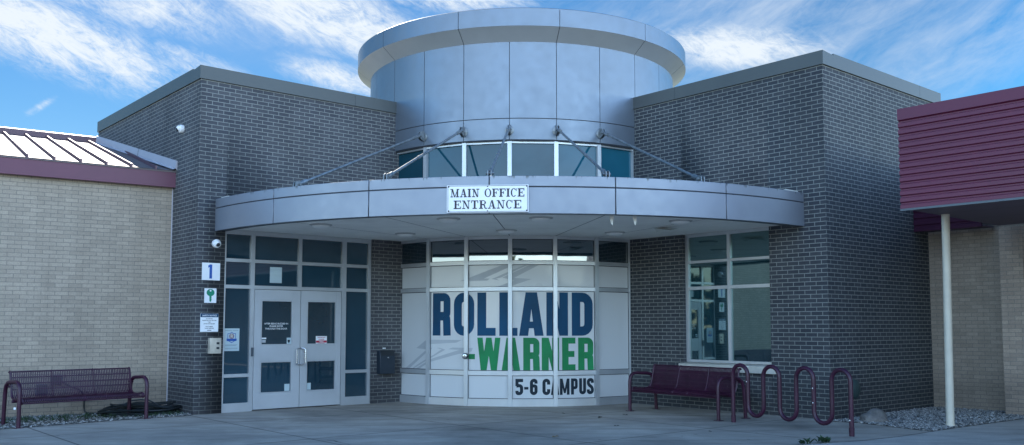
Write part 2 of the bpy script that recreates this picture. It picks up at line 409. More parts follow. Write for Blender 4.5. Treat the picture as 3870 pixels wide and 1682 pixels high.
def SERIF(ch, W):
    """slab-serif glyph, height 1"""
    P = []; T = .225; t = .11
    def rect(x0, x1, y0, y1): P.append([[(x0, y0), (x1, y0), (x1, y1), (x0, y1)]])
    def st(p, tt): P.append(offset_path(p, tt))
    def sf(x, y, w=.3): rect(x - w / 2, x + w / 2, 0 if y == 0 else 1 - t, t if y == 0 else 1)
    if ch == 'I': rect(W / 2 - T / 2, W / 2 + T / 2, 0, 1); sf(W / 2, 0, W); sf(W / 2, 1, W)
    elif ch in 'EF':
        x = W * .27; rect(x - T / 2, x + T / 2, 0, 1); rect(0, W, 1 - t, 1); rect(W - .09, W, .72, 1 - t); rect(x, W * .66, .46, .54); rect(W * .62, W * .62 + .075, .34, .67)
        if ch == 'E': rect(0, W, 0, t); rect(W - .09, W, t, .28)
        else: rect(0, W * .56, 0, t)
    elif ch == 'T': rect(W / 2 - T / 2, W / 2 + T / 2, 0, 1); rect(0, W, 1 - t, 1); rect(0, .085, .68, 1); rect(W - .085, W, .68, 1); sf(W / 2, 0, W * .6)
    elif ch == 'N':
        rect(.15, .23, 0, 1); rect(W - .22, W - .14, 0, 1); P.append([[(.08, 1), (.30, 1), (W - .14, 0), (W - .30, 0)]]); sf(.19, 0, .36); sf(W - .18, 1, .36); rect(.0, .2, 1 - t, 1)
    elif ch == 'M':
        rect(.13, .21, 0, 1); rect(W - .30, W - .12, 0, 1); P.append([[(.10, 1), (.32, 1), (W / 2 + .05, 0), (W / 2 - .07, 0)]]); P.append([[(W - .14, 1), (W - .22, 1), (W / 2 - .04, 0), (W / 2 + .05, 0)]])
        sf(.17, 0, .32); sf(W - .20, 0, .38); rect(0, .2, 1 - t, 1); rect(W - .2, W, 1 - t, 1)
    elif ch == 'A':
        st([(W * .18, 0), (W / 2 - .02, 1)], .09); st([(W * .80, 0), (W / 2 + .01, 1)], .2); rect(W * .28, W * .66, .27, .35); sf(W * .17, 0, .32); sf(W * .80, 0, .4)
    elif ch == 'R':
        x = W * .25; rect(x - T / 2, x + T / 2, 0, 1); st(rounded([(0.02, .957), (W * .78, .957), (W * .78, .52), (x, .52)], .25), .09); rect(W * .68, W * .86, .62, .86); st(rounded([(x, .5), (W * .68, .5), (W * .74, .05), (W * .98, .06)], .2), .13); sf(x, 0, W * .5)
    elif ch in 'OC':
        n = 22; lo, li = [], []
        A0, A1 = (0, 2 * pi) if ch == 'O' else (0.75, 2 * pi - 0.75)
        q = []
        for i in range(n + 1):
            A = A0 + (A1 - A0) * i / n
            lo.append((W / 2 + W / 2 * cos(A), .5 + .52 * sin(A))); li.append((W / 2 + (W / 2 - .17) * cos(A), .5 + .44 * sin(A)))
        for i in range(n): q.append([lo[i], lo[i + 1], li[i + 1], li[i]])
        P.append(q)
        if ch == 'C': rect(W - .10, W - .01, .68, 1)
    return P

def glyph_mesh(mb, pieces, place, sx, sy):
    """place(x, y, k) -> 3D; k = depth step so that overlapping strokes never share a plane"""
    for k, polys in enumerate(pieces):
        for q in polys: mb.face([place(p[0] * sx, p[1] * sy, k) for p in q])

def plain_text(mb, txt, F, xc, z, size, y, align='CENTER', xs=1.0, bold=0.0):
    cu = bpy.data.curves.new('tmp', 'FONT'); cu.body = txt; cu.size = size; cu.align_x = align; cu.offset = bold; cu.resolution_u = 2
    o = bpy.data.objects.new('tmp', cu); link(o)
    dg = bpy.context.evaluated_depsgraph_get(); me = bpy.data.meshes.new_from_object(o.evaluated_get(dg))
    for p in me.polygons:
        mb.face([F(xc + me.vertices[i].co.x * xs, y, z + me.vertices[i].co.y) for i in p.vertices])
    bpy.data.objects.remove(o); bpy.data.curves.remove(cu); bpy.data.meshes.remove(me)

# ================================================================== THE GROUND
g = MB(); g.face([(-900, -900, -0.03), (900, -900, -0.03), (900, 900, -0.03), (-900, 900, -0.03)]); tag(g.build('ground', M['grass_ground']), kind='structure')
g = MB(); g.face([(-45, -40, -0.012), (45, -40, -0.012), (45, -14, -0.012), (-45, -14, -0.012)]); tag(g.build('road', M['asphalt']), kind='structure')
EDGE = [Vector(p + (0,)) for p in [(2.2, 10.75), (3.58, 11.27), (4.39, 11.60), (5.15, 12.10), (5.85, 12.69), (6.85, 13.48), (8.05, 14.39), (9.2, 15.3)]]
g = MB(); g.face([(-30, -14, 0), (30, -14, 0), (30, 30, 0), (-30, 30, 0)]); tag(g.build('plaza', M['plaza']), kind='structure')
g = MB()
far = [Vector((e.x + 9, e.y - 11.5, 0)) for e in EDGE]
for i in range(len(EDGE) - 1):
    q = [EDGE[i] + UP * .006, far[i] + UP * .006, far[i + 1] + UP * .006, EDGE[i + 1] + UP * .006]; g.face(q)
tag(g.build('walkway', M['walk']), kind='structure')
# open joint between the two slabs, filled with soil
g = MB()
for i in range(len(EDGE) - 1):
    d = (EDGE[i + 1] - EDGE[i]).normalized(); n = Vector((-d.y, d.x, 0)) * .014
    g.face([EDGE[i] - n + UP * .009, EDGE[i + 1] - n + UP * .009, EDGE[i + 1] + n + UP * .009, EDGE[i] + n + UP * .009])
tag(g.build('slab_joint', M['soil']), kind='structure')

def in_poly(x, y, P):
    c = False; n = len(P)
    for i in range(n):
        x0, y0 = P[i][0], P[i][1]; x1, y1 = P[i - 1][0], P[i - 1][1]
        if (y0 > y) != (y1 > y) and x < (x1 - x0) * (y - y0) / (y1 - y0) + x0: c = not c
    return c

def gravel(poly, count, name, z=.004, smin=.014, smax=.036):
    bed = MB(); bed.face([(p[0], p[1], z) for p in poly]); tag(bed.build('gravel_bed', M['soil']), kind='structure')
    mb = MB(); xs = [p[0] for p in poly]; ys = [p[1] for p in poly]; n = 0
    while n < count:
        x, y = random.uniform(min(xs), max(xs)), random.uniform(min(ys), max(ys))
        if not in_poly(x, y, poly): continue
        n += 1; r = random.uniform(smin, smax); c = Vector((x, y, z + r * .25))
        e = Matrix.Rotation(random.uniform(0, 6.3), 3, 'Z') @ Matrix.Rotation(random.uniform(-.5, .5), 3, 'X')
        sx, sy, sz = r * random.uniform(.8, 1.4), r * random.uniform(.6, 1), r * random.uniform(.35, .65)
        P = [c + e @ Vector(v) for v in ((sx, 0, 0), (0, sy, 0), (-sx, 0, 0), (0, -sy, 0), (0.2 * sx, 0.1 * sy, sz), (0, 0, -sz))]
        for i in range(4): mb.face([P[i], P[(i + 1) % 4], P[4]]); mb.face([P[(i + 1) % 4], P[i], P[5]])
    return tag(mb.build(name, M['pebble'], merge=True), kind='stuff')

W0 = R0 + a * 3.5
T0 = Vector((-6.01, 15.94, 0)); TA = R_(56); ta = Vector((-sin(TA), -cos(TA), 0)); tn = Vector((-cos(TA), sin(TA), 0))   # along the eave / up the roof
gravel([(4.90, 14.05), (5.23, 13.8), (5.48, 13.3), (5.70, 12.86), (5.86, 12.74), (6.85, 13.52), (8.05, 14.43), (9.0, 15.2), (8.6, 16.0), (7.7, 16.75)], 5200, 'gravel')
gp = [T0 + ta * -1.0, T0 + ta * 5]
gravel([(-8.2, 11.7), (-7.2, 12.93), (-6.91, 13.27), (-6.48, 13.77), (-6.11, 14.2), (-5.76, 14.49), (-5.24, 14.93), (-5.3, 15.15), (-6.05, 16.05), (-7.4, 15.05), (-10, 13.3)], 2600, 'gravel')

# ================================================================== LEFT WING
HB, HT = 5.64, 5.86            # top of brick, top of coping
lw = thing('brick_wing', L0, 'dark brick wing left of the rotunda with double glazed entrance doors', 'building', 'dark brick wings beside the rotunda')
m = MB(); SO0, SO1, SOZ = .485, 3.408, 3.12
m.quad(FL, 'y', 0, 0, SO0, 0, HB, True); m.quad(FL, 'y', 0, SO0, SO1, SOZ, HB, True); m.quad(FL, 'y', 0, SO1, 5.2, 0, HB, True)
m.quad(FL, 'x', SO0, -.14, 0, 0, SOZ); m.quad(FL, 'x', SO1, -.14, 0, 0, SOZ, True)
m.quad(FLL, 'y', 0, 0, 5.66, 0, HB); m.quad(FLL, 'x', 5.66, 0, -7.2, 0, HB, True); m.quad(FL, 'x', 7.2, 0, -5.66, 0, HB)
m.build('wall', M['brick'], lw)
m = MB(); m.quad(FL, 'z', HB - .05, .05, 7.2, -5.6, -.05); m.build('roof', M['trim_dark'], lw)
def coping(fr1, len1, s1, fr2, len2, s2, parent):
    """coping over the two street faces; joints every 3 m"""
    m = MB(); o = .028
    x = -o
    for ln, fr, y0 in ((len1, fr1, s1), (len2, fr2, s2)):
        x = -o if fr is fr1 else .30
        while x < ln - .01:
            x1 = min(ln, x + 3.0)
            m.prism(fr, [(o, HB - .005), (o, HT), (-.30, HT - .03), (-.30, HB - .005)], x, x1 - .005); x = x1
    return m
m = coping(FL, 7.2, 0, FLL, 5.66, 0, lw); m.build('coping', M['coping'], lw)

# storefront
def bars(F, rects, y0, y1):
    m = MB()
    for i, (x0, x1, z0, z1) in enumerate(rects): m.box(F, x0, x1, y0, y1, z0, z1)
    return m
YF, YB = -.035, -.135
sf = bars(FL, [(.488, .525, 0, 3.115), (.975, 1.048, 0, 3.115), (2.775, 2.868, 0, 3.115), (3.345, 3.405, 0, 3.115)], YF, YB)
for x0, x1 in ((.525, .975), (1.048, 2.775), (2.868, 3.345)):
    for z0, z1 in ((3.035, 3.115), (2.56, 2.618), (2.105, 2.165)): sf.box(FL, x0, x1, YF - .002, YB, z0, z1, 'lr')
for x0, x1 in ((.525, .975), (2.868, 3.345)):
    sf.box(FL, x0, x1, YF - .002, YB, .588, .645, 'lr'); sf.box(FL, x0, x1, YF - .002, YB, 0, .150, 'lr')
for z0, z1 in ((2.165, 2.56), (2.618, 3.035)): sf.box(FL, 1.887, 1.952, YF - .004, YB, z0, z1, 'tb')
SF = sf.build('storefront_frame', M['frame'], lw)
def pane(F, x0, x1, z0, z1, y, mat, parent, name='pane'):
    m = MB(); m.box(F, x0, x1, y - .008, y, z0, z1); return m.build(name, mat, parent)
for x0, x1 in ((.525, .975), (1.048, 1.887), (1.952, 2.775), (2.868, 3.345)):
    for z0, z1 in ((2.618, 3.035), (2.165, 2.56)): pane(FL, x0, x1, z0, z1, -.075, M['glass'], SF)
for x0, x1 in ((.525, .975), (2.868, 3.345)):
    for z0, z1 in ((.645, 2.105), (.150, .588)): pane(FL, x0, x1, z0, z1, -.075, M['glass'], SF)
m = MB(); m.box(FL, 1.004, 1.046, -.033, -.012, .94, 1.09); m.build('strike_plate', M['trim_dark'], lw)

def gasket(mb, F, x0, x1, z0, z1, y, w=.009, d=.012):
    for r in ((x0, x0 + w, z0, z1), (x1 - w, x1, z0, z1), (x0 + w, x1 - w, z0, z0 + w), (x0 + w, x1 - w, z1 - w, z1)): mb.box(F, r[0], r[1], y - .004, y + d, r[2], r[3])
def door(x0, x1, g0, g1, label, hx, hdir):
    """aluminium leaf with two lights"""
    fr = MB(); Y0, Y1 = -.10, -.045; Z0, Z1 = .02, 2.098
    for r in ((x0, g0, Z0, Z1), (g1, x1, Z0, Z1)): fr.box(FL, r[0], r[1], Y0, Y1, r[2], r[3])
    for z0, z1 in ((Z0, .292), (.838, 1.128), (1.912, Z1)): fr.box(FL, g0, g1, Y0, Y1 - .003, z0, z1, 'lr')
    d = fr.build('door', M['door'], lw); tag(d, label)
    bead = MB()
    for z0, z1 in ((.292, .838), (1.128, 1.912)):
        w = .016
        for r in ((g0, g0 + w, z0, z1), (g1 - w, g1, z0, z1), (g0 + w, g1 - w, z0, z0 + w), (g0 + w, g1 - w, z1 - w, z1)): bead.box(FL, r[0], r[1], -.075, -.052, r[2], r[3], 'k')
        pane(FL, g0, g1, z0, z1, -.072, M['glass'], d)
    bead.build('glazing_bead', M['frame'], d)
    h = MB(); e = hdir * .055
    P = [FL(hx + e, -.045, .775), FL(hx + e, .0, .775), FL(hx + e * .5, .022, .778), FL(hx, .03, .80), FL(hx, .03, 1.04), FL(hx + e * .5, .022, 1.062), FL(hx + e, .0, 1.065), FL(hx + e, -.045, 1.065)]
    h.tube(P, .0125, 8); h.build('handle', M['steel'], d)
    return d
dl = door(1.058, 1.936, 1.192, 1.787, 'left door leaf with white lettering on its upper glass', 1.845, 1)
dr = door(1.946, 2.768, 2.078, 2.668, 'right door leaf with a red and white sticker', 2.012, -1)
m = MB()
for i, tline in enumerate(('AFTER BEING BUZZED IN', 'PLEASE ENTER', 'THROUGH THIS DOOR')): plain_text(m, tline, FL, 1.487, 1.490 - i * .045, .040, -.0700, bold=.0006)
m.build('door_lettering', M['white'], dl)
def flat(F, x0, x1, z0, z1, y, mat, name, parent):
    m = MB(); m.box(F, x0, x1, y - .002, y, z0, z1); return m.build(name, mat, parent)
flat(FL, 1.692, 1.770, 1.140, 1.255, -.069, M['lightblue'], 'sticker', dl)
m = MB(); m.face([FL(x, -.0675, z) for x, z in ((1.708, 1.215), (1.754, 1.215), (1.754, 1.19), (1.731, 1.155), (1.708, 1.19))]); m.build('sticker_emblem', M['grey_ink'], dl)
flat(FL, 1.212, 1.300, 1.235, 1.258, -.069, M['white'], 'sticker', dl)
flat(FL, 1.212, 1.290, 1.172, 1.222, -.0685, M['arrow'], 'sticker', dl)
flat(FL, 1.662, 1.760, .313, .437, -.069, M['lightblue'], 'sticker', dl)
s = flat(FL, 2.268, 2.495, 1.136, 1.278, -.069, M['white'], 'sticker', dr); tag(s, 'red and white surveillance sticker')
flat(FL, 2.272, 2.491, 1.158, 1.198, -.0675, M['signred'], 'sticker_band', dr)
m = MB()
for tline, z, sz in (('THIS FACILITY', 1.245, .026), ('IS UNDER', 1.209, .026)): plain_text(m, tline, FL, 2.381, z, sz, -.0672, bold=.0008)
plain_text(m, 'SURVEILLANCE', FL, 2.381, 1.1395, .020, -.0672, bold=.0006)
m.build('sticker_text', M['signred'], dr)
m = MB(); plain_text(m, 'VIDEO', FL, 2.381, 1.166, .030, -.0660, bold=.0008); m.build('sticker_text', M['white'], dr)
flat(FL, 2.082, 2.180, .314, .437, -.069, M['lightblue'], 'sticker', dr)
m = MB(); m.lathe(FL(2.022, -.045, 1.00), -b, [(.018, 0), (.018, .008), (.01, .01)], 12); m.build('lock_cylinder', M['steel'], dr)
o = flat(FL, 1.347, 1.575, 2.222, 2.502, -.071, M['lightblue'], 'notice', None)
tag(o, 'blank pale paper notice taped to the pane above the left door', 'notice')

# ================================================================== RIGHT WING
rw = thing('brick_wing', R0, 'dark brick wing right of the rotunda with a large six-pane window', 'building', 'dark brick wings beside the rotunda')
m = MB(); WX0, WX1, WZ0, WZ1 = 1.05, 2.862, .80, 3.12
m.quad(FR, 'y', 0, 0, WX0, 0, HB); m.quad(FR, 'y', 0, WX1, 5.2, 0, HB); m.quad(FR, 'y', 0, WX0, WX1, 0, WZ0); m.quad(FR, 'y', 0, WX0, WX1, WZ1, HB)
m.quad(FR, 'x', WX0, -.14, 0, WZ0, WZ1); m.quad(FR, 'x', WX1, -.14, 0, WZ0, WZ1, True)
m.quad(FRR, 'y', 0, 0, 4.16, 0, HB, True); m.quad(FRR, 'x', 4.16, 0, -7.2, 0, HB); m.quad(FR, 'x', 7.2, 0, -4.16, 0, HB)
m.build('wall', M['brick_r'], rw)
m = MB(); m.quad(FR, 'z', HB - .05, .05, 7.2, -4.1, -.05); m.build('roof', M['trim_dark'], rw)
m = coping(FR, 7.2, 0, FRR, 4.16, 0, rw); m.build('coping', M['coping'], rw)
YF, YB = -.07, -.137
wf = bars(FR, [(1.052, 1.09, .82, 3.118), (1.885, 1.948, .82, 3.118), (2.79, 2.86, .82, 3.118)], YF, YB)
for x0, x1 in ((1.09, 1.885), (1.948, 2.79)):
    for z0, z1 in ((3.06, 3.118), (2.586, 2.632), (2.110, 2.167), (.82, .864)): wf.box(FR, x0, x1, YF - .002, YB, z0, z1, 'lr')
WF = wf.build('window_frame', M['frame'], rw)
for x0, x1 in ((1.09, 1.885), (1.948, 2.79)):
    for z0, z1 in ((2.632, 3.06), (2.167, 2.586), (.864, 2.110)): pane(FR, x0, x1, z0, z1, -.105, M['glass_r'], WF)
m = MB(); m.prism(FR, [(.045, .672), (.045, .79), (-.13, .819), (-.13, .672)], .96, 2.955); add_bevel(m.build('sill', M['stone'], rw), .006)

# ================================================================== ROTUNDA
J0, DJ = -4.45, 15.2
JA = [J0 + DJ * k for k in range(-3, 4)]            # -50 .. 41
RU, RLW = 3.30, 3.15
PC = lambda A, r, z: Vector((CC.x + r * sin(R_(A)), CC.y - r * cos(R_(A)), z))
rt = thing('rotunda', (CC.x, CC.y, 0), 'round silver metal rotunda with flared rim between the two brick wings', 'rotunda')
m = MB(); m.lathe((CC.x, CC.y, 0), UP, [(3.02, 0), (3.02, 4.15), (3.17, 4.16), (3.17, 4.86), (3.285, 4.861), (3.285, 6.9), (3.2, 7.0)], 96); m.build('core_wall', M['gap'], rt)
m = MB(); gp = .10
for k in range(-12, 12):
    A0, A1 = J0 + DJ * k + gp, J0 + DJ * (k + 1) - gp
    if k * DJ > 200: continue
    m.curved(CC, RU, A0, A1, 5.285, 6.72, .02, 1.0); m.curved(CC, RU, A0, A1, 4.885, 5.270, .02, 1.0)
m.build('cladding', M['panel'], rt)
m = MB(); ms = MB()
for k in range(-6, 6):
    A0, A1 = J0 + DJ + 2 * DJ * k + gp * .9, J0 + DJ + 2 * DJ * (k + 1) - gp * .9
    A0 -= 0; n = 30
    prof = [(3.575, 6.93), (3.575, 7.255), (3.555, 7.27), (3.0, 7.22)]
    for i in range(n):
        p, q = A0 + (A1 - A0) * i / n, A0 + (A1 - A0) * (i + 1) / n
        for (r0, z0), (r1, z1) in zip(prof[:-1], prof[1:]): m.face([PC(p, r0, z0), PC(q, r0, z0), PC(q, r1, z1), PC(p, r1, z1)], None, False)
        for (r0, z0), (r1, z1) in (((RU, 6.712), (3.55, 6.915)), ((3.55, 6.915), (3.575, 6.93))): ms.face([PC(p, r0, z0), PC(q, r0, z0), PC(q, r1, z1), PC(p, r1, z1)], None, False)
    for A in (A0, A1): m.face([PC(A, r, z) for r, z in [(RU, 6.712), (3.55, 6.915)] + prof] + [PC(A, 3.0, 6.712)])
o2 = ms.build('cornice_soffit', M['bevel'], rt)
for p in o2.data.polygons: p.use_smooth = True
o = m.build('cornice', M['panel'], rt)
for p in o.data.polygons: p.use_smooth = True
o.modifiers.new('split', 'EDGE_SPLIT').split_angle = R_(20)
m = MB(); m.lathe((CC.x, CC.y, 0), UP, [(3.285, 6.74), (3.52, 6.96), (3.53, 7.2), (2.9, 7.205)], 96); m.build('cornice_backing', M['gap'], rt)

def facet(k, r, t, y):
    """point on flat facet k (between joints k and k+1) at fraction t, pushed out by y"""
    A = PC(JA[k], r, 0); B = PC(JA[k + 1], r, 0); n = PC((JA[k] + JA[k + 1]) / 2, 1, 0) - Vector((CC.x, CC.y, 0))
    return A + (B - A) * t + n * y
def facet_frame(k, r):
    A = PC(JA[k], r, 0); B = PC(JA[k + 1], r, 0); L = (B - A).length
    n = (PC((JA[k] + JA[k + 1]) / 2, 1, 0) - Vector((CC.x, CC.y, 0))).normalized()
    return Frame(A, (B - A).normalized(), n), L
def glazing(R, rails, z0, z1, mw, name):
    m = MB()
    for i, A in enumerate(JA):
        F = Frame(PC(A, R, 0), Vector((cos(R_(A)), sin(R_(A)), 0)), Vector((sin(R_(A)), -cos(R_(A)), 0)))
        m.box(F, -mw / 2, mw / 2, -.09, .008, z0, z1)
    for k in range(6):
        F, L = facet_frame(k, R)
        for r0, r1 in rails: m.box(F, mw * .42, L - mw * .42, -.08, -.004, r0, r1)
    return m.build(name, M['frame'], rt)
UF = glazing(3.262, [(4.825, 4.88), (3.80, 3.86)], 3.55, 4.882, .078, 'window_frame')
tag(UF, 'upper window ring above the canopy')
for k in range(6):
    F, L = facet_frame(k, 3.262); pane(F, .035, L - .035, 3.86, 4.825, -.045, M['glass_up'], UF)
LF = glazing(RLW, [(3.064, 3.116), (2.594, 2.664), (2.108, 2.178), (.562, .644), (0, .135)], 0, 3.116, .075, 'window_frame')
tag(LF, 'lower ground-floor window ring with white film')
GY = -.040
gk = MB()
for k in range(6):
    F, L = facet_frame(k, RLW)
    for z0, z1 in ((2.664, 3.064), (2.178, 2.594), (.644, 2.108), (.135, .562)): gasket(gk, F, .036, L - .036, z0, z1, GY, .010)
    pane(F, .034, L - .034, 2.664, 3.064, GY, M['glass_tr'], LF)
    for z0, z1 in ((2.178, 2.594), (.644, 2.108), (.135, .562)): pane(F, .034, L - .034, z0, z1, GY, M['film'], LF, 'frosted_pane')

gk.build('gasket', M['gap'], LF)
RG = 3.13
def decal(polys_deg, name, mat, dy):
    """polys_deg: list of (polygon of (angle, z), depth step). Cut at the joints and laid on the flat facets"""
    bm = bmesh.new()
    for poly, k in polys_deg:
        vs = [bm.verts.new((p[0], k * .00025, p[1])) for p in poly]
        try: bm.faces.new(vs)
        except ValueError: pass
    for A in JA:
        bmesh.ops.bisect_plane(bm, geom=bm.verts[:] + bm.edges[:] + bm.faces[:], plane_co=(A, 0, 0), plane_no=(1, 0, 0), dist=1e-6)
    mb = MB()
    for f in bm.faces:
        cx = sum(v.co.x for v in f.verts) / len(f.verts); k = max(0, min(5, int((cx - JA[0]) // DJ)))
        F, L = facet_frame(k, RLW); mid = (JA[k] + JA[k + 1]) / 2; half = L / 2
        ap = RLW * cos(R_(DJ / 2)) + GY
        pts = []
        for v in f.verts:
            x = half + ap * math.tan(R_(v.co.x - mid)); pts.append(F(x, GY + dy + v.co.y, v.co.z))
        mb.face(pts)
    bm.free()
    return mb.build(name, mat, rt)
def word(letters, z0, z1, t):
    out = []
    for ch, A0, A1 in letters:
        H = z1 - z0; W = (A1 - A0) * R_(1) * RG / H
        for k, polys in enumerate(G(ch, W, t)):
            for q in polys: out.append(([(A0 + p[0] * H / RG / R_(1), z0 + p[1] * H) for p in q], k))
    return out
decal(word([('R', -33.33, -26.0), ('O', -24.76, -17.05), ('L', -15.94, -9.5), ('L', -8.21, -2.0), ('A', -1.45, 6.9), ('N', 7.87, 15.5), ('D', 16.91, 24.7)], 1.283, 2.080, .215), 'lettering', M['navy'], .0015)
decal(word([('-', -19.0, -16.75), ('W', -15.95, -7.8), ('A', -7.4, -1.1), ('R', -.06, 5.6), ('N', 6.25, 12.15), ('E', 13.3, 18.2), ('R', 19.2, 24.95)], .648, 1.248, .215), 'lettering', M['green'], .0015)
decal(word([('5', -2.72, -.1), ('-', .25, 1.7), ('6', 2.2, 4.8), ('C', 6.45, 9.1), ('A', 9.3, 12.2), ('M', 12.45, 15.95), ('P', 16.5, 19.0), ('U', 19.5, 22.05), ('S', 22.35, 24.95)], .205, .500, .20), 'lettering', M['grey_ink'], .0015)
aw = [[(-22.5, 2.297), (-18.6, 2.36), (-6.87, 2.592), (-2.84, 2.592), (-13.71, 2.337), (-11.6, 2.336), (-12.5, 2.30)],
      [(-11.0, 2.328), (-8.9, 2.37), (.64, 2.592), (1.7, 2.592), (-7.6, 2.355), (-9.4, 2.335), (-8.2, 2.30)],
      [(-7.2, 2.35), (2.6, 2.592), (5.6, 2.592), (-3.2, 2.345), (2.84, 2.325), (-5.0, 2.18), (-9.2, 2.18), (-3.0, 2.30)]]
low = [[(-47.38, .646), (-36.11, 1.017), (-41.42, 1.043), (-36.14, 1.205), (-21.51, 1.203), (-23.75, 1.154), (-34.33, 1.123), (-36.5, 1.052), (-33.4, 1.05), (-36.2, .96), (-45.2, .646)],
       [(-31.8, 1.05), (-29.6, 1.03), (-32.6, .93), (-41.2, .72), (-43.8, .646), (-42.9, .646), (-33.4, .88), (-28.2, 1.02), (-30.4, 1.055)],
       [(-42.0, .646), (-40.0, .646), (-34.9, .78), (-24, .93), (-17.9, .995), (-17.5, 1.06), (-25.3, 1.062), (-27.0, 1.03), (-22.5, 1.022), (-33.0, .86)]]
for gset in (aw, low): decal([(p, i) for i, p in enumerate(gset)], 'arrow_graphic', M['arrow'], .0008)

# ================================================================== ENTRANCE CANOPY
cp = thing('entrance_canopy', (CC.x, CC.y, 0), 'curved silver entrance canopy hung from five rods in front of the rotunda', 'canopy')
RC = 6.90; CA = [-50.1] + [J0 + DJ * k for k in range(-2, 3)] + [41.4]
m = MB()
for A0, A1 in zip(CA[:-1], CA[1:]):
    m.curved(CC, RC, A0 + .06, A1 - .06, 3.062, 3.440, .03, .8); m.curved(CC, RC, A0 + .06, A1 - .06, 3.456, 3.605, .03, .8)
add_bevel(m.build('fascia', M['fascia'], cp), .004, 1)
m = MB(); m.curved(CC, RC - .012, CA[0] + .08, CA[-1] - .08, 3.07, 3.595, .05, 1.0); m.build('fascia_backing', M['gap'], cp)
m = MB()
n = 60
for i in range(n):
    p, q = CA[0] + (CA[-1] - CA[0]) * i / n, CA[0] + (CA[-1] - CA[0]) * (i + 1) / n
    m.face([PC(p, RC - .03, 3.066), PC(q, RC - .03, 3.066), PC(q, RC - .20, 3.07), PC(p, RC - .20, 3.07)]); m.face([PC(p, RC - .20, 3.07), PC(q, RC - .20, 3.07), PC(q, RC - .20, 3.13), PC(p, RC - .20, 3.13)])
m.build('fascia_return', M['trim_dark'], cp)
def wedge(r, z, mat, name):
    m = MB(); arc = [PC(CA[0] + (CA[-1] - CA[0]) * i / 60, r, z) for i in range(61)]
    c = Vector((CC.x, CC.y, z)); hub = [PC(CA[0] + (CA[-1] - CA[0]) * i / 60, 2.9, z) for i in range(61)]
    for i in range(60): m.face([hub[i], hub[i + 1], arc[i + 1], arc[i]])
    return m.build(name, mat, cp)
wedge(RC - .19, 3.118, M['soffit'], 'soffit'); wedge(RC - .05, 3.52, M['trim_dark'], 'roof')
m = MB()                                        # joints of the soffit boards
for A in (J0 - DJ, J0, J0 + DJ, J0 + 2 * DJ, J0 - 2 * DJ):
    n_ = Vector((cos(R_(A)), sin(R_(A)), 0)) * .007
    m.face([PC(A, 3.2, 3.1165) - n_, PC(A, RC - .2, 3.1165) - n_, PC(A, RC - .2, 3.1165) + n_, PC(A, 3.2, 3.1165) + n_])
m.build('soffit_joint', M['gap'], cp)
for (A, r) in ((-33.8, 6.0), (-11.6, 5.93), (2.3, 5.93), (23.9, 6.05), (-31, 4.13), (-4.2, 4.13), (23.2, 4.10)):
    m = MB(); c = PC(A, r, 3.118); m.lathe(c, -UP, [(.185, 0), (.185, .012), (.150, .020), (.150, .022)], 24); l = m.build('ceiling_light', M['trimring'], cp)
    m = MB(); m.lathe(c, -UP, [(.148, .018), (.142, .035), (.115, .052), (.07, .062), (.02, .066)], 24); m.build('lens', M['lens'], l)
# peeling paint hanging from the soffit
m = MB()
pl = [(2.40, 15.55), (2.62, 15.30), (2.78, 15.42), (2.60, 15.62), (2.66, 15.78), (2.46, 15.70)]
pz = [3.10, 3.04, 3.09, 3.07, 3.10, 3.05]
cen = Vector((2.58, 15.56, 3.105))
for i in range(6):
    j = (i + 1) % 6; m.face([Vector((pl[i][0], pl[i][1] - .35, pz[i])), Vector((pl[j][0], pl[j][1] - .35, pz[j])), cen - Vector((0, .35, 0))])
m.build('peeling_paint', M['peel'], cp)
for A, z0 in ((10.9, 2.93), (14.0, 2.94)):
    m = MB(); F = Frame(PC(A, 6.62, 0), Vector((cos(R_(A)), sin(R_(A)), 0)), Vector((sin(R_(A)), -cos(R_(A)), 0)))
    m.face([F(-.035, 0, 3.112), F(.035, .01, 3.112), F(.02, .02, z0 + .05), F(.012, .02, z0), F(-.012, .015, z0 + .03)])
    m.build('peeling_paint', M['peel'], cp)
# white flashing scraps at both ends, on top of the fascia
for A0, A1 in ((CA[0] + .3, CA[0] + 3.0), (CA[-1] - 3.4, CA[-1] - .4)):
    m = MB(); m.curved(CC, RC - .10, A0, A1, 3.58, 3.645, .12, .6); m.build('end_flashing', M['peel'], cp)
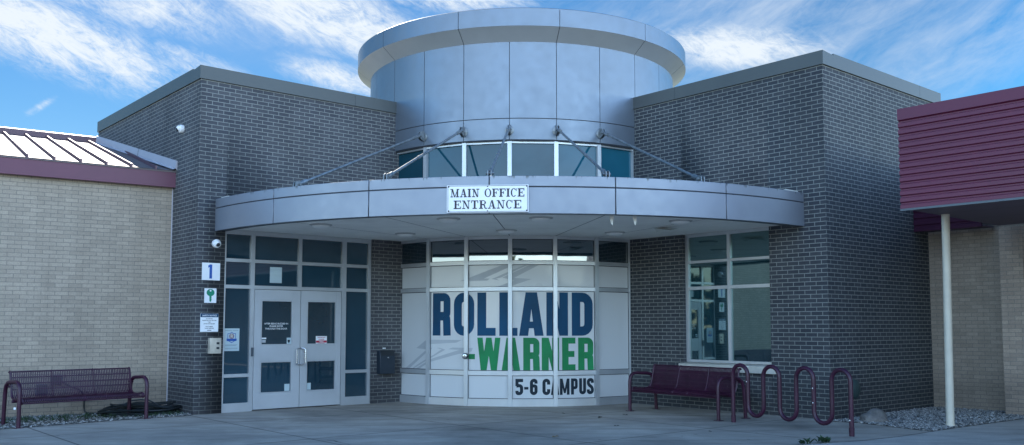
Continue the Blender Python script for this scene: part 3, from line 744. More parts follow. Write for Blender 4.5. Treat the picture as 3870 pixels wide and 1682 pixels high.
# tension rods
for i, A in enumerate(JA[1:6]):
    Abot = (-32.8, -18.3, -4.6, 10.3, 23.7)[i]
    top = PC(A, 3.44, 5.045); bot = PC(Abot, 6.62, 3.69); d = (bot - top).normalized()
    m = MB(); m.tube([top + d * .16, top.lerp(bot, .5)], .022, 10, False); m.tube([top.lerp(bot, .5), bot - d * .16], .022, 10, False)
    q = top.lerp(bot, .62); m.tube([q - d * .05, q + d * .05], .028, 10)
    rod = m.build('tension_rod', M['galv'], cp)
    er = Vector((sin(R_(A)), -cos(R_(A)), 0)); et = Vector((cos(R_(A)), sin(R_(A)), 0))
    m = MB(); m.lathe(PC(A, RU - .005, 5.055), er, [(.085, 0), (.085, .014), (.07, .02)], 16)
    F = Frame(PC(A, RU, 5.055), et, er)
    for sx in (-.028, .016): m.prism(Frame(PC(A, RU, 5.055) + et * sx, et, er), [(.02, -.10), (.13, -.06), (.155, 0), (.13, .07), (.02, .10)], 0, .012)
    m.tube([PC(A, RU + .12, 5.05) - et * .05, PC(A, RU + .12, 5.05) + et * .05], .02, 8); m.tube([top - d * .02, top + d * .19], [.030, .033], 10)
    m.build('bracket', M['galv'], rod)
    m = MB(); e2 = d.cross(UP).normalized(); m.tube([bot - d * .20, bot - d * .02], .038, 10)
    Fb = Frame(bot, e2, Vector((d.x, d.y, 0)).normalized())
    for sx in (-.03, .018): m.prism(Frame(bot + e2 * sx, e2, Vector((d.x, d.y, 0)).normalized()), [(-.07, -.16), (.09, -.16), (.07, .03), (.0, .06), (-.07, .03)], 0, .012)
    m.tube([bot - e2 * .06, bot + e2 * .06], .022, 8); m.box(Fb, -.09, .09, -.09, .12, -.17, -.155)
    m.build('clevis', M['galv'], rod)

# ================================================================== SIGN ON THE CANOPY
SA = -4.62; sn = Vector((sin(R_(SA)), -cos(R_(SA)), 0)); se = Vector((cos(R_(SA)), sin(R_(SA)), 0))
FS = Frame(PC(SA, RC + .012, 0), se, sn)
sg = thing('entrance_sign', FS(0, 0, 3.075), 'white rectangular sign lettered MAIN OFFICE ENTRANCE on the canopy edge', 'sign')
m = MB(); m.box(FS, -.586, .586, 0, .012, 3.078, 3.470); m.build('board', M['white'], sg)
m = MB(); w = .006
for r in ((-.574, .574, 3.456, 3.462), (-.574, .574, 3.086, 3.092), (-.574, -.568, 3.092, 3.456), (.568, .574, 3.092, 3.456)): m.box(FS, r[0], r[1], .012, .0135, r[2], r[3])
for x, z in ((-.56, 3.448), (.56, 3.448), (-.56, 3.10), (.56, 3.10), (0, 3.452), (0, 3.096)): m.box(FS, x - .009, x + .009, .0128, .0148, z - .009, z + .009)
m.build('border', M['ink'], sg)
m = MB(); px = .000529
def sline(items, zb, H):
    for ch, x0, x1 in items:
        W = (x1 - x0) * px / H
        glyph_mesh(m, SERIF(ch, W), lambda x, y, k, x0=x0: FS((x0 - 1312) * px + x, .0135 + k * .0004, zb + y), H, H)
sline([('M', 300, 540), ('A', 562, 748), ('I', 772, 862), ('N', 888, 1088), ('O', 1230, 1414), ('F', 1436, 1608), ('F', 1628, 1802), ('I', 1822, 1914), ('C', 1940, 2100), ('E', 2126, 2308)], 3.297, .120)
sline([('E', 390, 588), ('N', 622, 842), ('T', 868, 1058), ('R', 1082, 1298), ('A', 1322, 1534), ('N', 1560, 1782), ('C', 1812, 1988), ('E', 2018, 2224)], 3.128, .122)
m.build('lettering', M['ink'], sg)

# ================================================================== SIGNS ON THE LEFT PIER
s1 = thing('number_sign', FL(.246, 0, 2.228), 'square white sign with a bold blue number 1 on brick', 'sign')
m = MB(); m.box(FL, .091, .402, .003, .010, 2.228, 2.520); m.build('board', M['white'], s1)
m = MB(); glyph_mesh(m, G('1', .31, .19), lambda x, y, k: FL(.196 + x, .0115 + k * .0004, 2.256 + y), .236, .236); m.build('numeral', M['signblue'], s1)
s2 = thing('key_sign', FL(.245, 0, 1.848), 'small white sign with a green key below the number 1 sign', 'sign')
m = MB(); m.box(FL, .142, .348, .003, .010, 1.848, 2.092); m.build('board', M['white'], s2)
m = MB(); kc = (.246, 2.02)
ring = lambda rx, rz, n=24: [(kc[0] + rx * cos(2 * pi * i / n), kc[1] + rz * sin(2 * pi * i / n)) for i in range(n)]
hole = [(kc[0] + .016 * cos(2 * pi * i / 24), 2.052 + .016 * sin(2 * pi * i / 24)) for i in range(24)]
ro = ring(.068, .060)
for i in range(24):
    j = (i + 1) % 24; m.face([FL(p[0], .0115, p[1]) for p in (ro[i], ro[j], hole[j], hole[i])])
m.face([FL(x, .0119, z) for x, z in ((.226, 1.975), (.266, 1.975), (.262, 1.94), (.270, 1.93), (.258, 1.918), (.270, 1.905), (.258, 1.893), (.266, 1.882), (.246, 1.862), (.230, 1.880))])
m.build('key_symbol', M['signgreen'], s2)
s3 = thing('safety_sign', FL(.238, 0, 1.365), 'white safety notice with a dark blue header on the brick pier', 'sign')
m = MB(); m.box(FL, .084, .393, .003, .010, 1.365, 1.668); m.build('board', M['white'], s3)
m = MB(); m.box(FL, .086, .391, .010, .0115, 1.608, 1.666); m.build('header', M['navy'], s3)
m = MB(); plain_text(m, 'SAFETY NOTICE', FL, .238, 1.624, .034, .0125, bold=.0008); m.build('header_text', M['white'], s3)
m = MB()
for tline, z in (('ALL VISITORS:', 1.575), ('PLEASE PUSH CALL BUTTON', 1.547), ('THEN', 1.519), ('STATE YOUR REQUEST', 1.491), ('FACE CAMERA', 1.445), ('AWAIT RESPONSE', 1.417)): plain_text(m, tline, FL, .238, z, .019, .0115, bold=.0006)
m.box(FL, .205, .275, .010, .0113, 1.385, 1.395); m.build('text', M['ink'], s3)
ic = thing('intercom', FL(.335, 0, 1.0), 'metal intercom box with two dark buttons under the safety notice', 'intercom')
m = MB(); m.prism(Frame(FL(0, 0, 0), UP, -b, a), [(0, .222), (.05, .246), (.062, .330), (.058, .436), (0, .436)], 1.0, 1.264)
add_bevel(m.build('housing', M['intercom'], ic), .004)
for z in (1.155, 1.075):
    m = MB(); m.box(FL, .350, .398, .058, .066, z, z + .036); m.build('button', M['black'], ic)
ps = thing('poster', FL(.665, -.073, 1.036), 'pale school poster with a blue shield emblem inside the tall side window', 'poster')
m = MB(); m.box(FL, .530, .806, -.0735, -.071, 1.036, 1.420); m.build('sheet', M['lightblue'], ps)
m = MB()
sh = [(.668, 1.362), (.70, 1.338), (.742, 1.335), (.742, 1.25), (.72, 1.20), (.668, 1.172), (.616, 1.20), (.594, 1.25), (.594, 1.335), (.636, 1.338)]
cx, cz = .668, 1.27
for i in range(len(sh)):
    j = (i + 1) % len(sh); p, q = sh[i], sh[j]; sc = .88
    m.face([FL(p[0], -.0695, p[1]), FL(q[0], -.0695, q[1]), FL(cx + (q[0] - cx) * sc, -.0695, cz + (q[1] - cz) * sc), FL(cx + (p[0] - cx) * sc, -.0695, cz + (p[1] - cz) * sc)])
m.face([FL(x, -.0690, z) for x, z in ((.575, 1.205), (.76, 1.205), (.752, 1.222), (.764, 1.245), (.572, 1.245), (.584, 1.222))])
m.build('shield_emblem', M['signblue'], ps)
m = MB(); m.lathe(FL(.668, -.0693, 1.288), -b, [(.046, 0), (.046, .0005)], 20); m.build('emblem_disc', mat_plain('emblem_mauve', (.28, .20, .24), .5), ps)
m = MB(); glyph_mesh(m, G('R', .62, .2), lambda x, y, k: FL(.650 + x, -.0682 + k * .0003, 1.262 + y), .056, .056); m.build('emblem_letter', mat_plain('emblem_cream', (.7, .66, .52), .5), ps)
m = MB()
for x0, x1, z in ((.552, .67, 1.385), (.685, .785, 1.385), (.555, .77, 1.14), (.555, .75, 1.125), (.555, .775, 1.085), (.555, .775, 1.07)): m.box(FL, x0, x1, -.071, -.0700, z - .003, z + .004)
m.build('print_lines', mat_plain('faded_print', (.22, .30, .34), .6), ps)

# drop box by the doors
db = thing('drop_box', FL(3.69, 0, .55), 'black metal drop box on the brick strip right of the doors', 'drop box')
m = MB(); m.prism(FL, [(0, .555), (.13, .555), (.13, .90), (.10, .99), (0, 1.0)], 3.525, 3.855); add_bevel(m.build('body', M['blackbox'], db), .006)
m = MB(); m.prism(FL, [(.128, .90), (.138, .90), (.106, .998), (.098, .995)], 3.54, 3.84); m.build('flap', M['black'], db)
m = MB(); m.lathe(FL(3.70, .13, .86), -b, [(.014, 0), (.014, .006), (.008, .009)], 12); m.build('lock', M['steel'], db)
m = MB(); m.box(FL, 3.655, 3.715, .002, .012, 1.025, 1.05); m.build('label_tag', M['white'], db)

# lock knob on the rotunda mullion
kA = JA[2]; kn = Vector((sin(R_(kA)), -cos(R_(kA)), 0)); kt = Vector((cos(R_(kA)), sin(R_(kA)), 0))
lk = thing('key_safe', PC(kA, RLW + .008, .86), 'round silver key safe fixed to a mullion beside the green dash', 'key safe')
m = MB(); o_ = PC(kA, RLW + .008, .912); m.lathe(o_, kn, [(.056, 0), (.058, .02), (.058, .045), (.046, .055)], 8); m.build('case', M['black'], lk)
m = MB(); m.lathe(o_ + kn * .054, kn, [(.046, 0), (.046, .006), (.036, .010), (.01, .012)], 16); m.build('cap', M['steel'], lk)
m = MB(); m.box(Frame(o_ + kn * .066, kt, kn), -.004, .004, 0, .003, -.018, .018); m.build('keyhole', M['black'], lk)

# security cameras
def camera_dome(name, o, n, label):
    t = thing(name, o, label, 'security camera', 'white dome cameras on the left brick wing')
    m = MB(); m.lathe(o, n, [(.072, 0), (.075, .03), (.070, .055), (.062, .062)], 24); m.build('base', M['white'], t)
    ax = (Vector(n) * .8 + Vector((0, 0, -.45))).normalized(); c = Vector(o) + Vector(n) * .055
    m = MB(); m.lathe(c, n, [(.060, 0), (.056, .025), (.042, .046), (.022, .057), (.004, .060)], 20); m.build('shell', M['white'], t)
    m = MB(); m.lathe(c + ax * .035, ax, [(.036, 0), (.034, .016), (.022, .026), (.004, .029)], 18); m.build('eye', M['black'], t)
camera_dome('security_camera', FLL(.775, 0, 4.895), -a, 'white dome camera high on the side wall above the metal roof')
camera_dome('security_camera', FL(.322, 0, 2.848), -b, 'white dome camera above the number 1 sign beside the doors')

# round cover on the right wing's side wall
m = MB(); m.lathe(FRR(.70, 0, .45), -b, [(.16, 0), (.155, .03), (.12, .055), (.05, .07), (.01, .072)], 24)
tag(m.build('wall_cover', mat_plain('cover_green', (.03, .055, .055), .5)), 'round dark green cover on the brick low behind the bike rack', 'wall cover')

# ================================================================== LOW TAN BUILDING, LEFT
F0 = Vector((-5.93, 15.85, 0))
FT = Frame(T0, ta, -tn); FE = Frame(F0, ta, -tn); FRF = Frame(F0, ta, tn)
tb = thing('low_building', T0, 'low tan brick building with a sloping maroon standing-seam metal roof', 'building')
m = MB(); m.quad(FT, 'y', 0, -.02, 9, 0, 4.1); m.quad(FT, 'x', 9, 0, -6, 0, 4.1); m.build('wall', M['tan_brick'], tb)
m = MB(); m.box(FT, -.015, .018, .001, .014, 0, 3.90); m.build('sealant_strip', M['flash'], tb)
m = MB(); m.box(FE, 0.0, 9, -.03, 0, 3.895, 4.185); m.box(FE, 0.0, 9, -.30, -.03, 3.93, 3.945); add_bevel(m.build('fascia', M['maroon_fascia'], tb), .004)
SL = .262; DMAX = 4.72
rz = lambda d: 4.195 + SL * d
m = MB()
for i in range(24):
    x0 = -.60 + i * .398; m.face([FRF(x0, -.015, rz(-.015)), FRF(x0 + .398, -.015, rz(-.015)), FRF(x0 + .398, DMAX, rz(DMAX)), FRF(x0, DMAX, rz(DMAX))])
m.face([FRF(-.6, -.015, rz(-.015)), FRF(9, -.015, rz(-.015)), FRF(9, -.015, rz(-.015) - .03), FRF(-.6, -.015, rz(-.015) - .03)])
m.build('roof', M['roof'], tb)
for i in range(-1, 20):
    x = .342 + i * .398; w = .014; h = .058
    if x < .2: continue
    m = MB()
    pr = [(-.02, rz(-.02) - .02), (-.02, rz(-.02) + h), (DMAX, rz(DMAX) + h), (DMAX, rz(DMAX))]
    m.prism(FRF, pr, x - w, x + w); m.build('roof_rib', M['rib'], tb)
m = MB(); m.prism(FRF, [(DMAX - .10, rz(DMAX) - .02), (DMAX - .10, rz(DMAX) + .10), (DMAX + .12, rz(DMAX) + .16), (DMAX + .12, rz(DMAX) - .1)], -.6, 9); m.build('ridge_cap', M['rib'], tb)
# stepped flashing against the brick wing
m = MB(); zt = lambda q: 4.367 + (q - 1.0) * .2555
for q0, q1 in ((.985, 2.98), (3.0, 5.74)):
    for dz0, dz1, o0, o1 in ((-.155, 0, .035, .02),):
        m.face([FLL(q0, o0, zt(q0) + dz0 + .02), FLL(q1, o0, zt(q1) + dz0 + .02), FLL(q1, o1, zt(q1)), FLL(q0, o1, zt(q0))])
    m.face([FLL(q0, .02, zt(q0)), FLL(q1, .02, zt(q1)), FLL(q1, -.01, zt(q1)), FLL(q0, -.01, zt(q0))])
    m.face([FLL(q0, .035, zt(q0) - .135), FLL(q1, .035, zt(q1) - .135), FLL(q1, .075, zt(q1) - .16), FLL(q0, .075, zt(q0) - .16)])
m.face([FLL(.985, .0, zt(.985) - .17), FLL(.985, .035, zt(.985) - .135), FLL(.985, .02, zt(.985)), FLL(.985, 0, zt(.985))])
m.build('wall_flashing', M['flash'], tb)

# wall boxes and cable behind the left bench
for x0, x1, z0, z1, lb in ((1.895, 2.06, .345, .52, 'lower grey electrical box on the tan wall behind the bench'), (1.68, 1.845, .505, .665, 'upper grey electrical box on the tan wall behind the bench')):
    t = thing('outlet_box', FT((x0 + x1) / 2, 0, z0), lb, 'electrical box', 'electrical boxes behind the left bench')
    m = MB(); m.box(FT, x0, x1, 0, .07, z0, z1); add_bevel(m.build('case', M['trim_dark'], t), .006)
    m = MB(); m.box(FT, x0 + .012, x1 - .012, .07, .085, z0 + .012, z1 - .012); m.build('lid', M['black'], t)
m = MB(); P = [(1.69, .06, .555), (1.60, .07, .50), (1.53, .07, .455), (1.42, .06, .414), (1.36, .05, .35), (1.335, .05, .25), (1.333, .05, .12), (1.325, .06, .05), (1.29, .10, .025), (1.15, .22, .022), (.95, .36, .022), (.75, .42, .03)]
m.tube([FT(*p) for p in P], .013, 8); tag(m.build('cable', M['hose']), 'thin black cable running from the wall box down to the gravel', 'cable')
# heap of coiled black hose
m = MB(); hc = FT(.50, .62, 0)
for i in range(15):
    rx = random.uniform(.42, .66); ry = random.uniform(.20, .36); ph = random.uniform(-.25, .25); z0 = .02 + .011 * i; tx, ty = random.uniform(-.16, .16), random.uniform(-.07, .07)
    pts = []
    for k in range(26):
        A = 2 * pi * k / 26; x = rx * cos(A) * (1 - .012 * i); y = ry * sin(A) * (1 - .012 * i)
        pts.append(FT(.50 + tx + x * cos(ph) - y * sin(ph), .55 + ty + x * sin(ph) + y * cos(ph), max(.016, z0 + .05 * sin(A * 2 + i) * (i / 15.0) - .05 * abs(cos(A)) * i / 15)))
    m.tube(pts, .014, 6, False, True)
tag(m.build('hose_coil', M['hose']), 'flat heap of coiled black hose on the gravel by the brick corner', 'hose')
m = MB(); m.tube([FT(1.06, .40, .02), FT(.85, .36, .12), FT(.66, .33, .215), FT(.50, .32, .225), (FT(.36, .34, .20)), FT(.22, .42, .11), FT(.10, .50, .06)], .013, 7)
tag(m.build('hose_loop', M['hose']), 'single black hose loop arching above the coiled heap', 'hose')

# ================================================================== MAROON CANOPY BUILDING, RIGHT
C0 = Vector((5.46, 12.655, 0)); FC = Frame(C0, -b, -a)
rb = thing('canopy_building', W0, 'tan brick building with a deep ribbed maroon canopy on a cream post', 'building')
m = MB(); prof = []; Z0, Z1, NR = 3.10, 4.52, 13; ztop = 4.36; pit = (ztop - Z0) / NR
prof.append((0, Z0))
for i in range(NR):
    z = Z0 + pit * i
    prof += [(0, z + .004), (0, z + pit * .52), (-.028, z + pit * .66), (-.028, z + pit * .86), (0, z + pit)]
prof += [(.012, ztop + .002), (.012, Z1), (-.10, Z1), (-.10, Z0)]
m.prism(FC, prof, 0, 26.0); m.build('fascia', M['maroon_sheet'], rb)
m = MB(); m.box(FC, .03, 26.0, -3.55, -.101, Z1 - .06, Z1 - .02); m.build('roof', M['maroon_dark'], rb)
m = MB(); m.box(FC, .02, 26.0, -3.3, -.101, 3.105, 3.16); m.build('soffit', M['maroon_dark'], rb)
m = MB()
for k in (1.0, 2.0): m.face([FC(.02, -k, 3.1035), FC(26, -k, 3.1035), FC(26, -k - .012, 3.1035), FC(.02, -k - .012, 3.1035)])
m.build('soffit_joint', M['gap'], rb)
m = MB(); m.prism(FC, [(-.02, 3.098), (0.004, 3.098), (0.004, 3.07), (-.02, 3.07)], 0, 26); m.build('drip_edge', M['trim_dark'], rb)
m = MB()
m.tube([(6.372, 13.317, 0.0), (6.41, 13.317, 3.11)], .057, 20); po = m.build('post', M['post'], rb)
m = MB(); m.lathe((6.372, 13.317, 0), UP, [(.085, 0), (.085, .012), (.062, .02), (.06, .05)], 20); m.build('post_base', M['post'], po)
FW = Frame(W0, -b, -a)
m = MB(); m.quad(FW, 'y', 0, -.01, 27, 0, 4.3, True); m.build('wall', M['tan_brick2'], rb)
m = MB(); pp = Vector((8.14, 15.09, 0)); FP = Frame(pp, -b, -a)
m.quad(FP, 'y', 0, 0, .36, 0, 3.104, True); m.quad(FP, 'x', .36, 0, -1.3, 0, 3.104); m.quad(FP, 'x', 0, 0, -1.3, 0, 3.104, True); m.build('pier', mat_brick('pier_brick', (.46, .36, .28), (.33, .26, .21), (.25, .22, .19), .005, .15, .4), rb)
# eave fascia of the wall behind the canopy
m = MB(); FE2 = Frame(R0 + a * 2.94, -b, -a); prof = []
for i in range(6):
    z = 3.142 + i * .12; prof += [(0, z), (0, z + .065), (-.02, z + .08), (-.02, z + .105)]
prof += [(-.06, 3.86), (-.06, 3.142)]
m.prism(FE2, prof, 0, 1.15); m.build('eave_fascia', mat_plain('eave_maroon', (.05, .012, .035), .6, spec=.2), rb)
m = MB(); m.box(FE2, 0, 1.15, -.54, -.061, 3.165, 3.18); m.build('eave_soffit', M['maroon_dark'], rb)

# ================================================================== BENCHES
def make_bench(loc, rz, length, label):
    """local: x along the bench, y towards the sitter's front, z up"""
    t = thing('bench', loc, label, 'bench', 'maroon slatted metal benches', rz)
    Fb = Frame(t.location, Vector((cos(rz), sin(rz), 0)), Vector((-sin(rz), cos(rz), 0)))
    L = length
    seat = [(-.035, .335), (-.01, .365), (-.025, .40), (-.07, .405), (-.22, .385), (-.36, .385), (-.42, .405)]
    back = [(-.42, .405), (-.455, .445), (-.475, .50), (-.50, .60), (-.525, .70), (-.545, .775), (-.565, .785), (-.59, .77)]
    n = int((L - .16) / .0255)
    for nm, pf in (('seat', seat), ('backrest', back)):
        m = MB()
        for i in range(n):
            x = .09 + (L - .18) * i / (n - 1)
            for (y0, z0), (y1, z1) in zip(pf[:-1], pf[1:]):
                l = hypot(y1 - y0, z1 - z0); ny, nz = (z1 - z0) / l * .004, -(y1 - y0) / l * .004; w = .0075
                A = [Fb(x + sx * w, y0 + k * ny, z0 + k * nz) for sx, k in ((-1, 1), (1, 1), (1, -1), (-1, -1))]; B = [Fb(x + sx * w, y1 + k * ny, z1 + k * nz) for sx, k in ((-1, 1), (1, 1), (1, -1), (-1, -1))]
                for k in range(4): m.face([A[k], A[(k + 1) % 4], B[(k + 1) % 4], B[k]])
        # edge straps and cross bars belong to the panel
        for x in (.075, L - .075, L * .5 if nm == 'seat' else L * .66, L * .34):
            m.tube([Fb(x, y, z) for y, z in pf], .017 if x in (.075, L - .075) else .012, 6)
        cross = ((-.02, .345), (-.2, .375), (-.40, .385)) if nm == 'seat' else ((-.49, .52), (-.512, .605), (-.535, .695), (-.56, .78))
        for (y, z) in cross: m.tube([Fb(.075, y, z), Fb(L - .075, y, z)], .011, 6)
        m.build(nm, M['maroon'], t)
    for x in (.03, L - .03):
        m = MB(); pts = [(0, 0), (0, .30), (0, .50), (-.012, .57), (-.045, .62), (-.10, .648), (-.17, .652), (-.40, .640), (-.48, .628), (-.545, .59), (-.58, .53), (-.595, .45), (-.63, .0)]
        m.tube([Fb(x, y, z) for y, z in pts], .029, 12); fr = m.build('arm_frame', M['maroon'], t)
        for y in (0, -.63):
            m = MB(); m.box(Fb, x - .055, x + .055, y - .05, y + .05, 0.001, .009); m.build('foot_plate', M['maroon'], fr)
    m = MB()
    for y, z in ((-.03, .355), (-.50, .57)): m.tube([Fb(.03, y, z), Fb(.10, y, z)], .016, 8); m.tube([Fb(L - .10, y, z), Fb(L - .03, y, z)], .016, 8)
    m.tube([Fb(.03, -.30, .36), Fb(L - .03, -.30, .36)], .02, 8); m.build('support_bar', M['maroon'], t)
    return t
# front feet lines: left bench faces the camera-right, right bench faces camera-left
f1, f2 = Vector((-5.762, 14.488, 0)), Vector((-7.081, 13.079, 0)); d = f2 - f1
lb_ = make_bench(f1, atan2(d.y, d.x), d.length, 'maroon slatted bench standing on gravel by the tan wall')
f1, f2 = Vector((3.206, 14.111, 0)), Vector((2.015, 15.782, 0)); d = f2 - f1
make_bench(f1, atan2(d.y, d.x), d.length, 'maroon slatted bench under the right wing window beside the bike rack')
m = MB(); m.box(Frame((0, 0, 0), (1, 0, 0), (0, 1, 0)), -7.105, -7.075, 13.040, 13.048, .27, .30)
o = m.build('bench_sticker', M['white'], lb_)

# ================================================================== BIKE RACK
q0 = Vector((3.373, 13.938, 0)); q1 = Vector((4.508, 12.159, 0)); rd = (q1 - q0).normalized(); RL = (q1 - q0).length
rk = thing('bike_rack', q0, 'dark maroon wave-shaped bike rack with four loops near the right brick corner', 'bike rack')
pts = [(0, 0), (0, .35)]; rr = RL / 7 / 2; xs = [RL / 7 * i for i in range(8)]; zt_, zb_ = .87 - rr, .13 + rr
for i in range(7):
    up = i % 2 == 0; c = (xs[i] + rr, zt_ if up else zb_)
    pts.append((xs[i], zb_ + .12 if up else zt_ - .12))
    for k in range(0, 11):
        A = pi - pi * k / 10; pts.append((c[0] + rr * cos(A), c[1] + rr * sin(A) * (1 if up else -1)))
pts += [(RL, .35), (RL, 0)]
m = MB(); m.tube([q0 + rd * x + UP * z for x, z in pts], .031, 14); m.build('wave_tube', M['maroon'], rk)
for q in (q0, q1):
    m = MB(); m.lathe(q, UP, [(.034, 0), (.036, .11), (.031, .115)], 16); m.build('foot_sleeve', mat_plain('worn_maroon', (.05, .012, .03), .5), rk) if False else m.build('foot_sleeve', M['maroon'], rk)
m = MB()
for x, z in ((xs[5] + .004, .60), (xs[5] + .004, .40), (xs[7] - .004, .21), (xs[1], .63)):
    c = q0 + rd * x + UP * z; nv = Vector((rd.y, -rd.x, 0)); nv = nv if nv.dot(-c) > 0 else -nv
    m.lathe(c + nv * .029, nv, [(.010, 0), (.007, .003)], 7)
m.build('paint_chip', M['white'], rk)

# ================================================================== ROCK, LEAVES, WEEDS, DEBRIS
bm = bmesh.new(); bmesh.ops.create_icosphere(bm, subdivisions=3, radius=1)
for v in bm.verts:
    n_ = v.co.copy(); k = 1 + .16 * sin(3 * n_.x + 1) * cos(2.5 * n_.y) + .08 * sin(7 * n_.z + 3 * n_.x); v.co = Vector((n_.x * .24 * k, n_.y * .18 * k, max(-.02, n_.z * .165 * k)))
me = bpy.data.meshes.new('boulder'); bm.to_mesh(me); bm.free(); me.materials.append(M['rock'])
for p in me.polygons: p.use_smooth = True
o = bpy.data.objects.new('boulder', me); link(o); o.location = (5.52, 13.98, .01); tag(o, 'small rounded boulder lying on the gravel by the brick wall', 'boulder')

def leaf(x, y, s, rz, label, col):
    m = MB(); e = Frame((x, y, .012), (cos(rz), sin(rz), 0), (-sin(rz), cos(rz), 0))
    sp = [(-1, 0, .0), (-.4, .45, .25), (.1, .30, .1), (.5, .5, .3), (1, 0, .15), (.4, -.4, .3), (.0, -.3, .05), (-.5, -.45, .2)]
    c = e(0, 0, s * .05)
    for i in range(8): p, q = sp[i], sp[(i + 1) % 8]; m.face([e(p[0] * s, p[1] * s, p[2] * s), e(q[0] * s, q[1] * s, q[2] * s), c])
    tag(m.build('dry_leaf', col), label, 'leaf', 'dry leaves on the plaza')
lf = M['leafbrown']; ld = mat_plain('wet_leaf', (.02, .02, .015), .6)
leaf(.568, 12.0, .055, .4, 'curled brown leaf lying alone nearest the camera on the concrete', mat_plain('tan_leaf', (.28, .18, .07), .7, 0, .4, 40))
leaf(1.393, 14.5, .075, 1.2, 'largest dark leaf on the concrete in front of the charcoal lettering', ld)
leaf(.851, 15.19, .045, 2.2, 'small dark leaf on the plaza just in front of the rotunda', ld)
leaf(1.517, 13.3, .045, .1, 'dark leaf on the concrete in front of the largest dark leaf', ld)
leaf(1.85, 14.96, .05, 2.9, 'small dark leaf near the left front foot of the right bench', ld)
leaf(2.72, 12.6, .04, 1.9, 'flat dark leaf on bare concrete before the bike rack', ld)
m = MB()
for i in range(3):
    pass
# crack with debris at the front
P = [(-2.46, 11.62), (-2.36, 11.70), (-2.26, 11.66), (-2.20, 11.55), (-2.12, 11.44), (-2.0, 11.3)]
for i in range(len(P) - 1):
    p, q = Vector(P[i] + (.005,)), Vector(P[i + 1] + (.005,)); dd = (q - p).normalized(); n_ = Vector((-dd.y, dd.x, 0)) * (.012 if i in (1, 2) else .006)
    m.face([p - n_, q - n_, q + n_, p + n_])
tag(m.build('crack', M['gap']), kind='structure')
def weed(x, y, label, n=18, s=.08):
    m = MB()
    for i in range(n):
        A = random.uniform(0, 6.28); l = random.uniform(.6, 1.2) * s; w = l * .22; dx, dy = cos(A), sin(A); r0 = random.uniform(0, .05)
        o = Vector((x + random.uniform(-.07, .07), y + random.uniform(-.03, .03), .005)); p1 = o + Vector((dx * l * .35, dy * l * .35, l * .55)); p2 = o + Vector((dx * l * .9, dy * l * .9, l * random.uniform(.4, .9))); sd = Vector((-dy, dx, 0)) * w
        m.face([o, p1 - sd, p2, p1 + sd])
    tag(m.build('weed', M['weed']), label, 'weed', 'weeds in the slab joint')
weed(3.62, 11.32, 'leafy green weed sprouting in the slab joint, left of two tufts')
weed(3.88, 11.44, 'larger leafy green weed sprouting in the slab joint, right of two tufts', 24, .10)
# sparse grass among the left gravel
m = MB()
for i in range(420):
    u = random.random(); c = T0 + ta * random.uniform(-.1, 3.2) - tn * random.uniform(.25, 1.05)
    if not in_poly(c.x, c.y, [(-8.2, 11.7), (-7.2, 12.95), (-6.91, 13.3), (-6.48, 13.8), (-6.11, 14.22), (-5.76, 14.51), (-5.3, 14.95), (-6.05, 16.05), (-10, 13.3)]): continue
    for k in range(4):
        A = random.uniform(0, 6.28); l = random.uniform(.03, .085); o = c + Vector((random.uniform(-.04, .04), random.uniform(-.04, .04), 0)); d = Vector((cos(A), sin(A), 0)); sd = Vector((-d.y, d.x, 0)) * .006
        m.face([o - sd, o + sd, o + d * l * .5 + UP * l])
tag(m.build('grass_tufts', M['weed']), kind='stuff')

# ================================================================== FAR TREES (seen mirrored in the glass)
m = MB()
for i in range(60):
    cx = -118 + i * 4 + random.uniform(-2, 2); cy = -66 + random.uniform(-5, 5); h = random.uniform(6.3, 9.8)
    for k in range(130):
        A = random.uniform(0, 6.28); z = random.uniform(0, 1) * h; r = random.uniform(0, 1) ** .5 * h * .5 * (1 - .55 * (z / h) ** 2)
        c = Vector((cx + r * cos(A), cy + r * sin(A), z)); s = random.uniform(.5, 1.0); n = Vector((random.uniform(-1, 1), random.uniform(.2, 1), random.uniform(-.5, .6))).normalized(); e1 = n.orthogonal().normalized(); e2 = n.cross(e1)
        m.face([c + e1 * s, c + e2 * s * .7, c - e1 * s, c - e2 * s * .7])
tag(m.build('tree_line', M['tree']), kind='stuff')

# ================================================================== SKY, SUN, CAMERA
SKY_BACK, SKY_FRONT = 7.4, 1.0  # back value: brightness added to the sky behind the camera, as facade fill
def DB(u, v, L, W, slope, k): return ((u - 1288) / 2280, (822 - v) / 2280, L / 2280, W / 2280, -math.degrees(math.atan(slope)), k)
VEILS = [DB(2000, 60, 850, 260, -.05, .54), DB(2380, 190, 520, 150, -.35, .5), DB(900, 120, 900, 160, .2, .25)]
BANKS = [DB(230, 35, 460, 95, .20, .92), DB(160, 165, 420, 100, .27, 1.0), DB(800, 65, 360, 100, .22, .95), DB(1120, 0, 260, 60, .1, .95), DB(1850, 150, 260, 60, .08, .95),
         DB(860, 215, 200, 45, .2, .75), DB(520, 205, 180, 40, .25, .6), DB(178, 335, 48, 11, -.75, .42)]
w = bpy.data.worlds.new('World'); S.world = w; w.use_nodes = True; nt = w.node_tree; nt.nodes.clear()
out = nt.nodes.new('ShaderNodeOutputWorld'); bg = nt.nodes.new('ShaderNodeBackground'); nt.links.new(bg.outputs[0], out.inputs[0])
sky = nt.nodes.new('ShaderNodeTexSky'); sky.sky_type = 'NISHITA'; sky.sun_disc = False
sky.sun_elevation = R_(SUN_EL); sky.sun_rotation = R_(SUN_AZ); sky.air_density = 1.0; sky.dust_density = 0.2; sky.ozone_density = 2.0
tc = nt.nodes.new('ShaderNodeTexCoord'); D = tc.outputs['Generated']
sp = nt.nodes.new('ShaderNodeSeparateXYZ'); nt.links.new(D, sp.inputs[0])
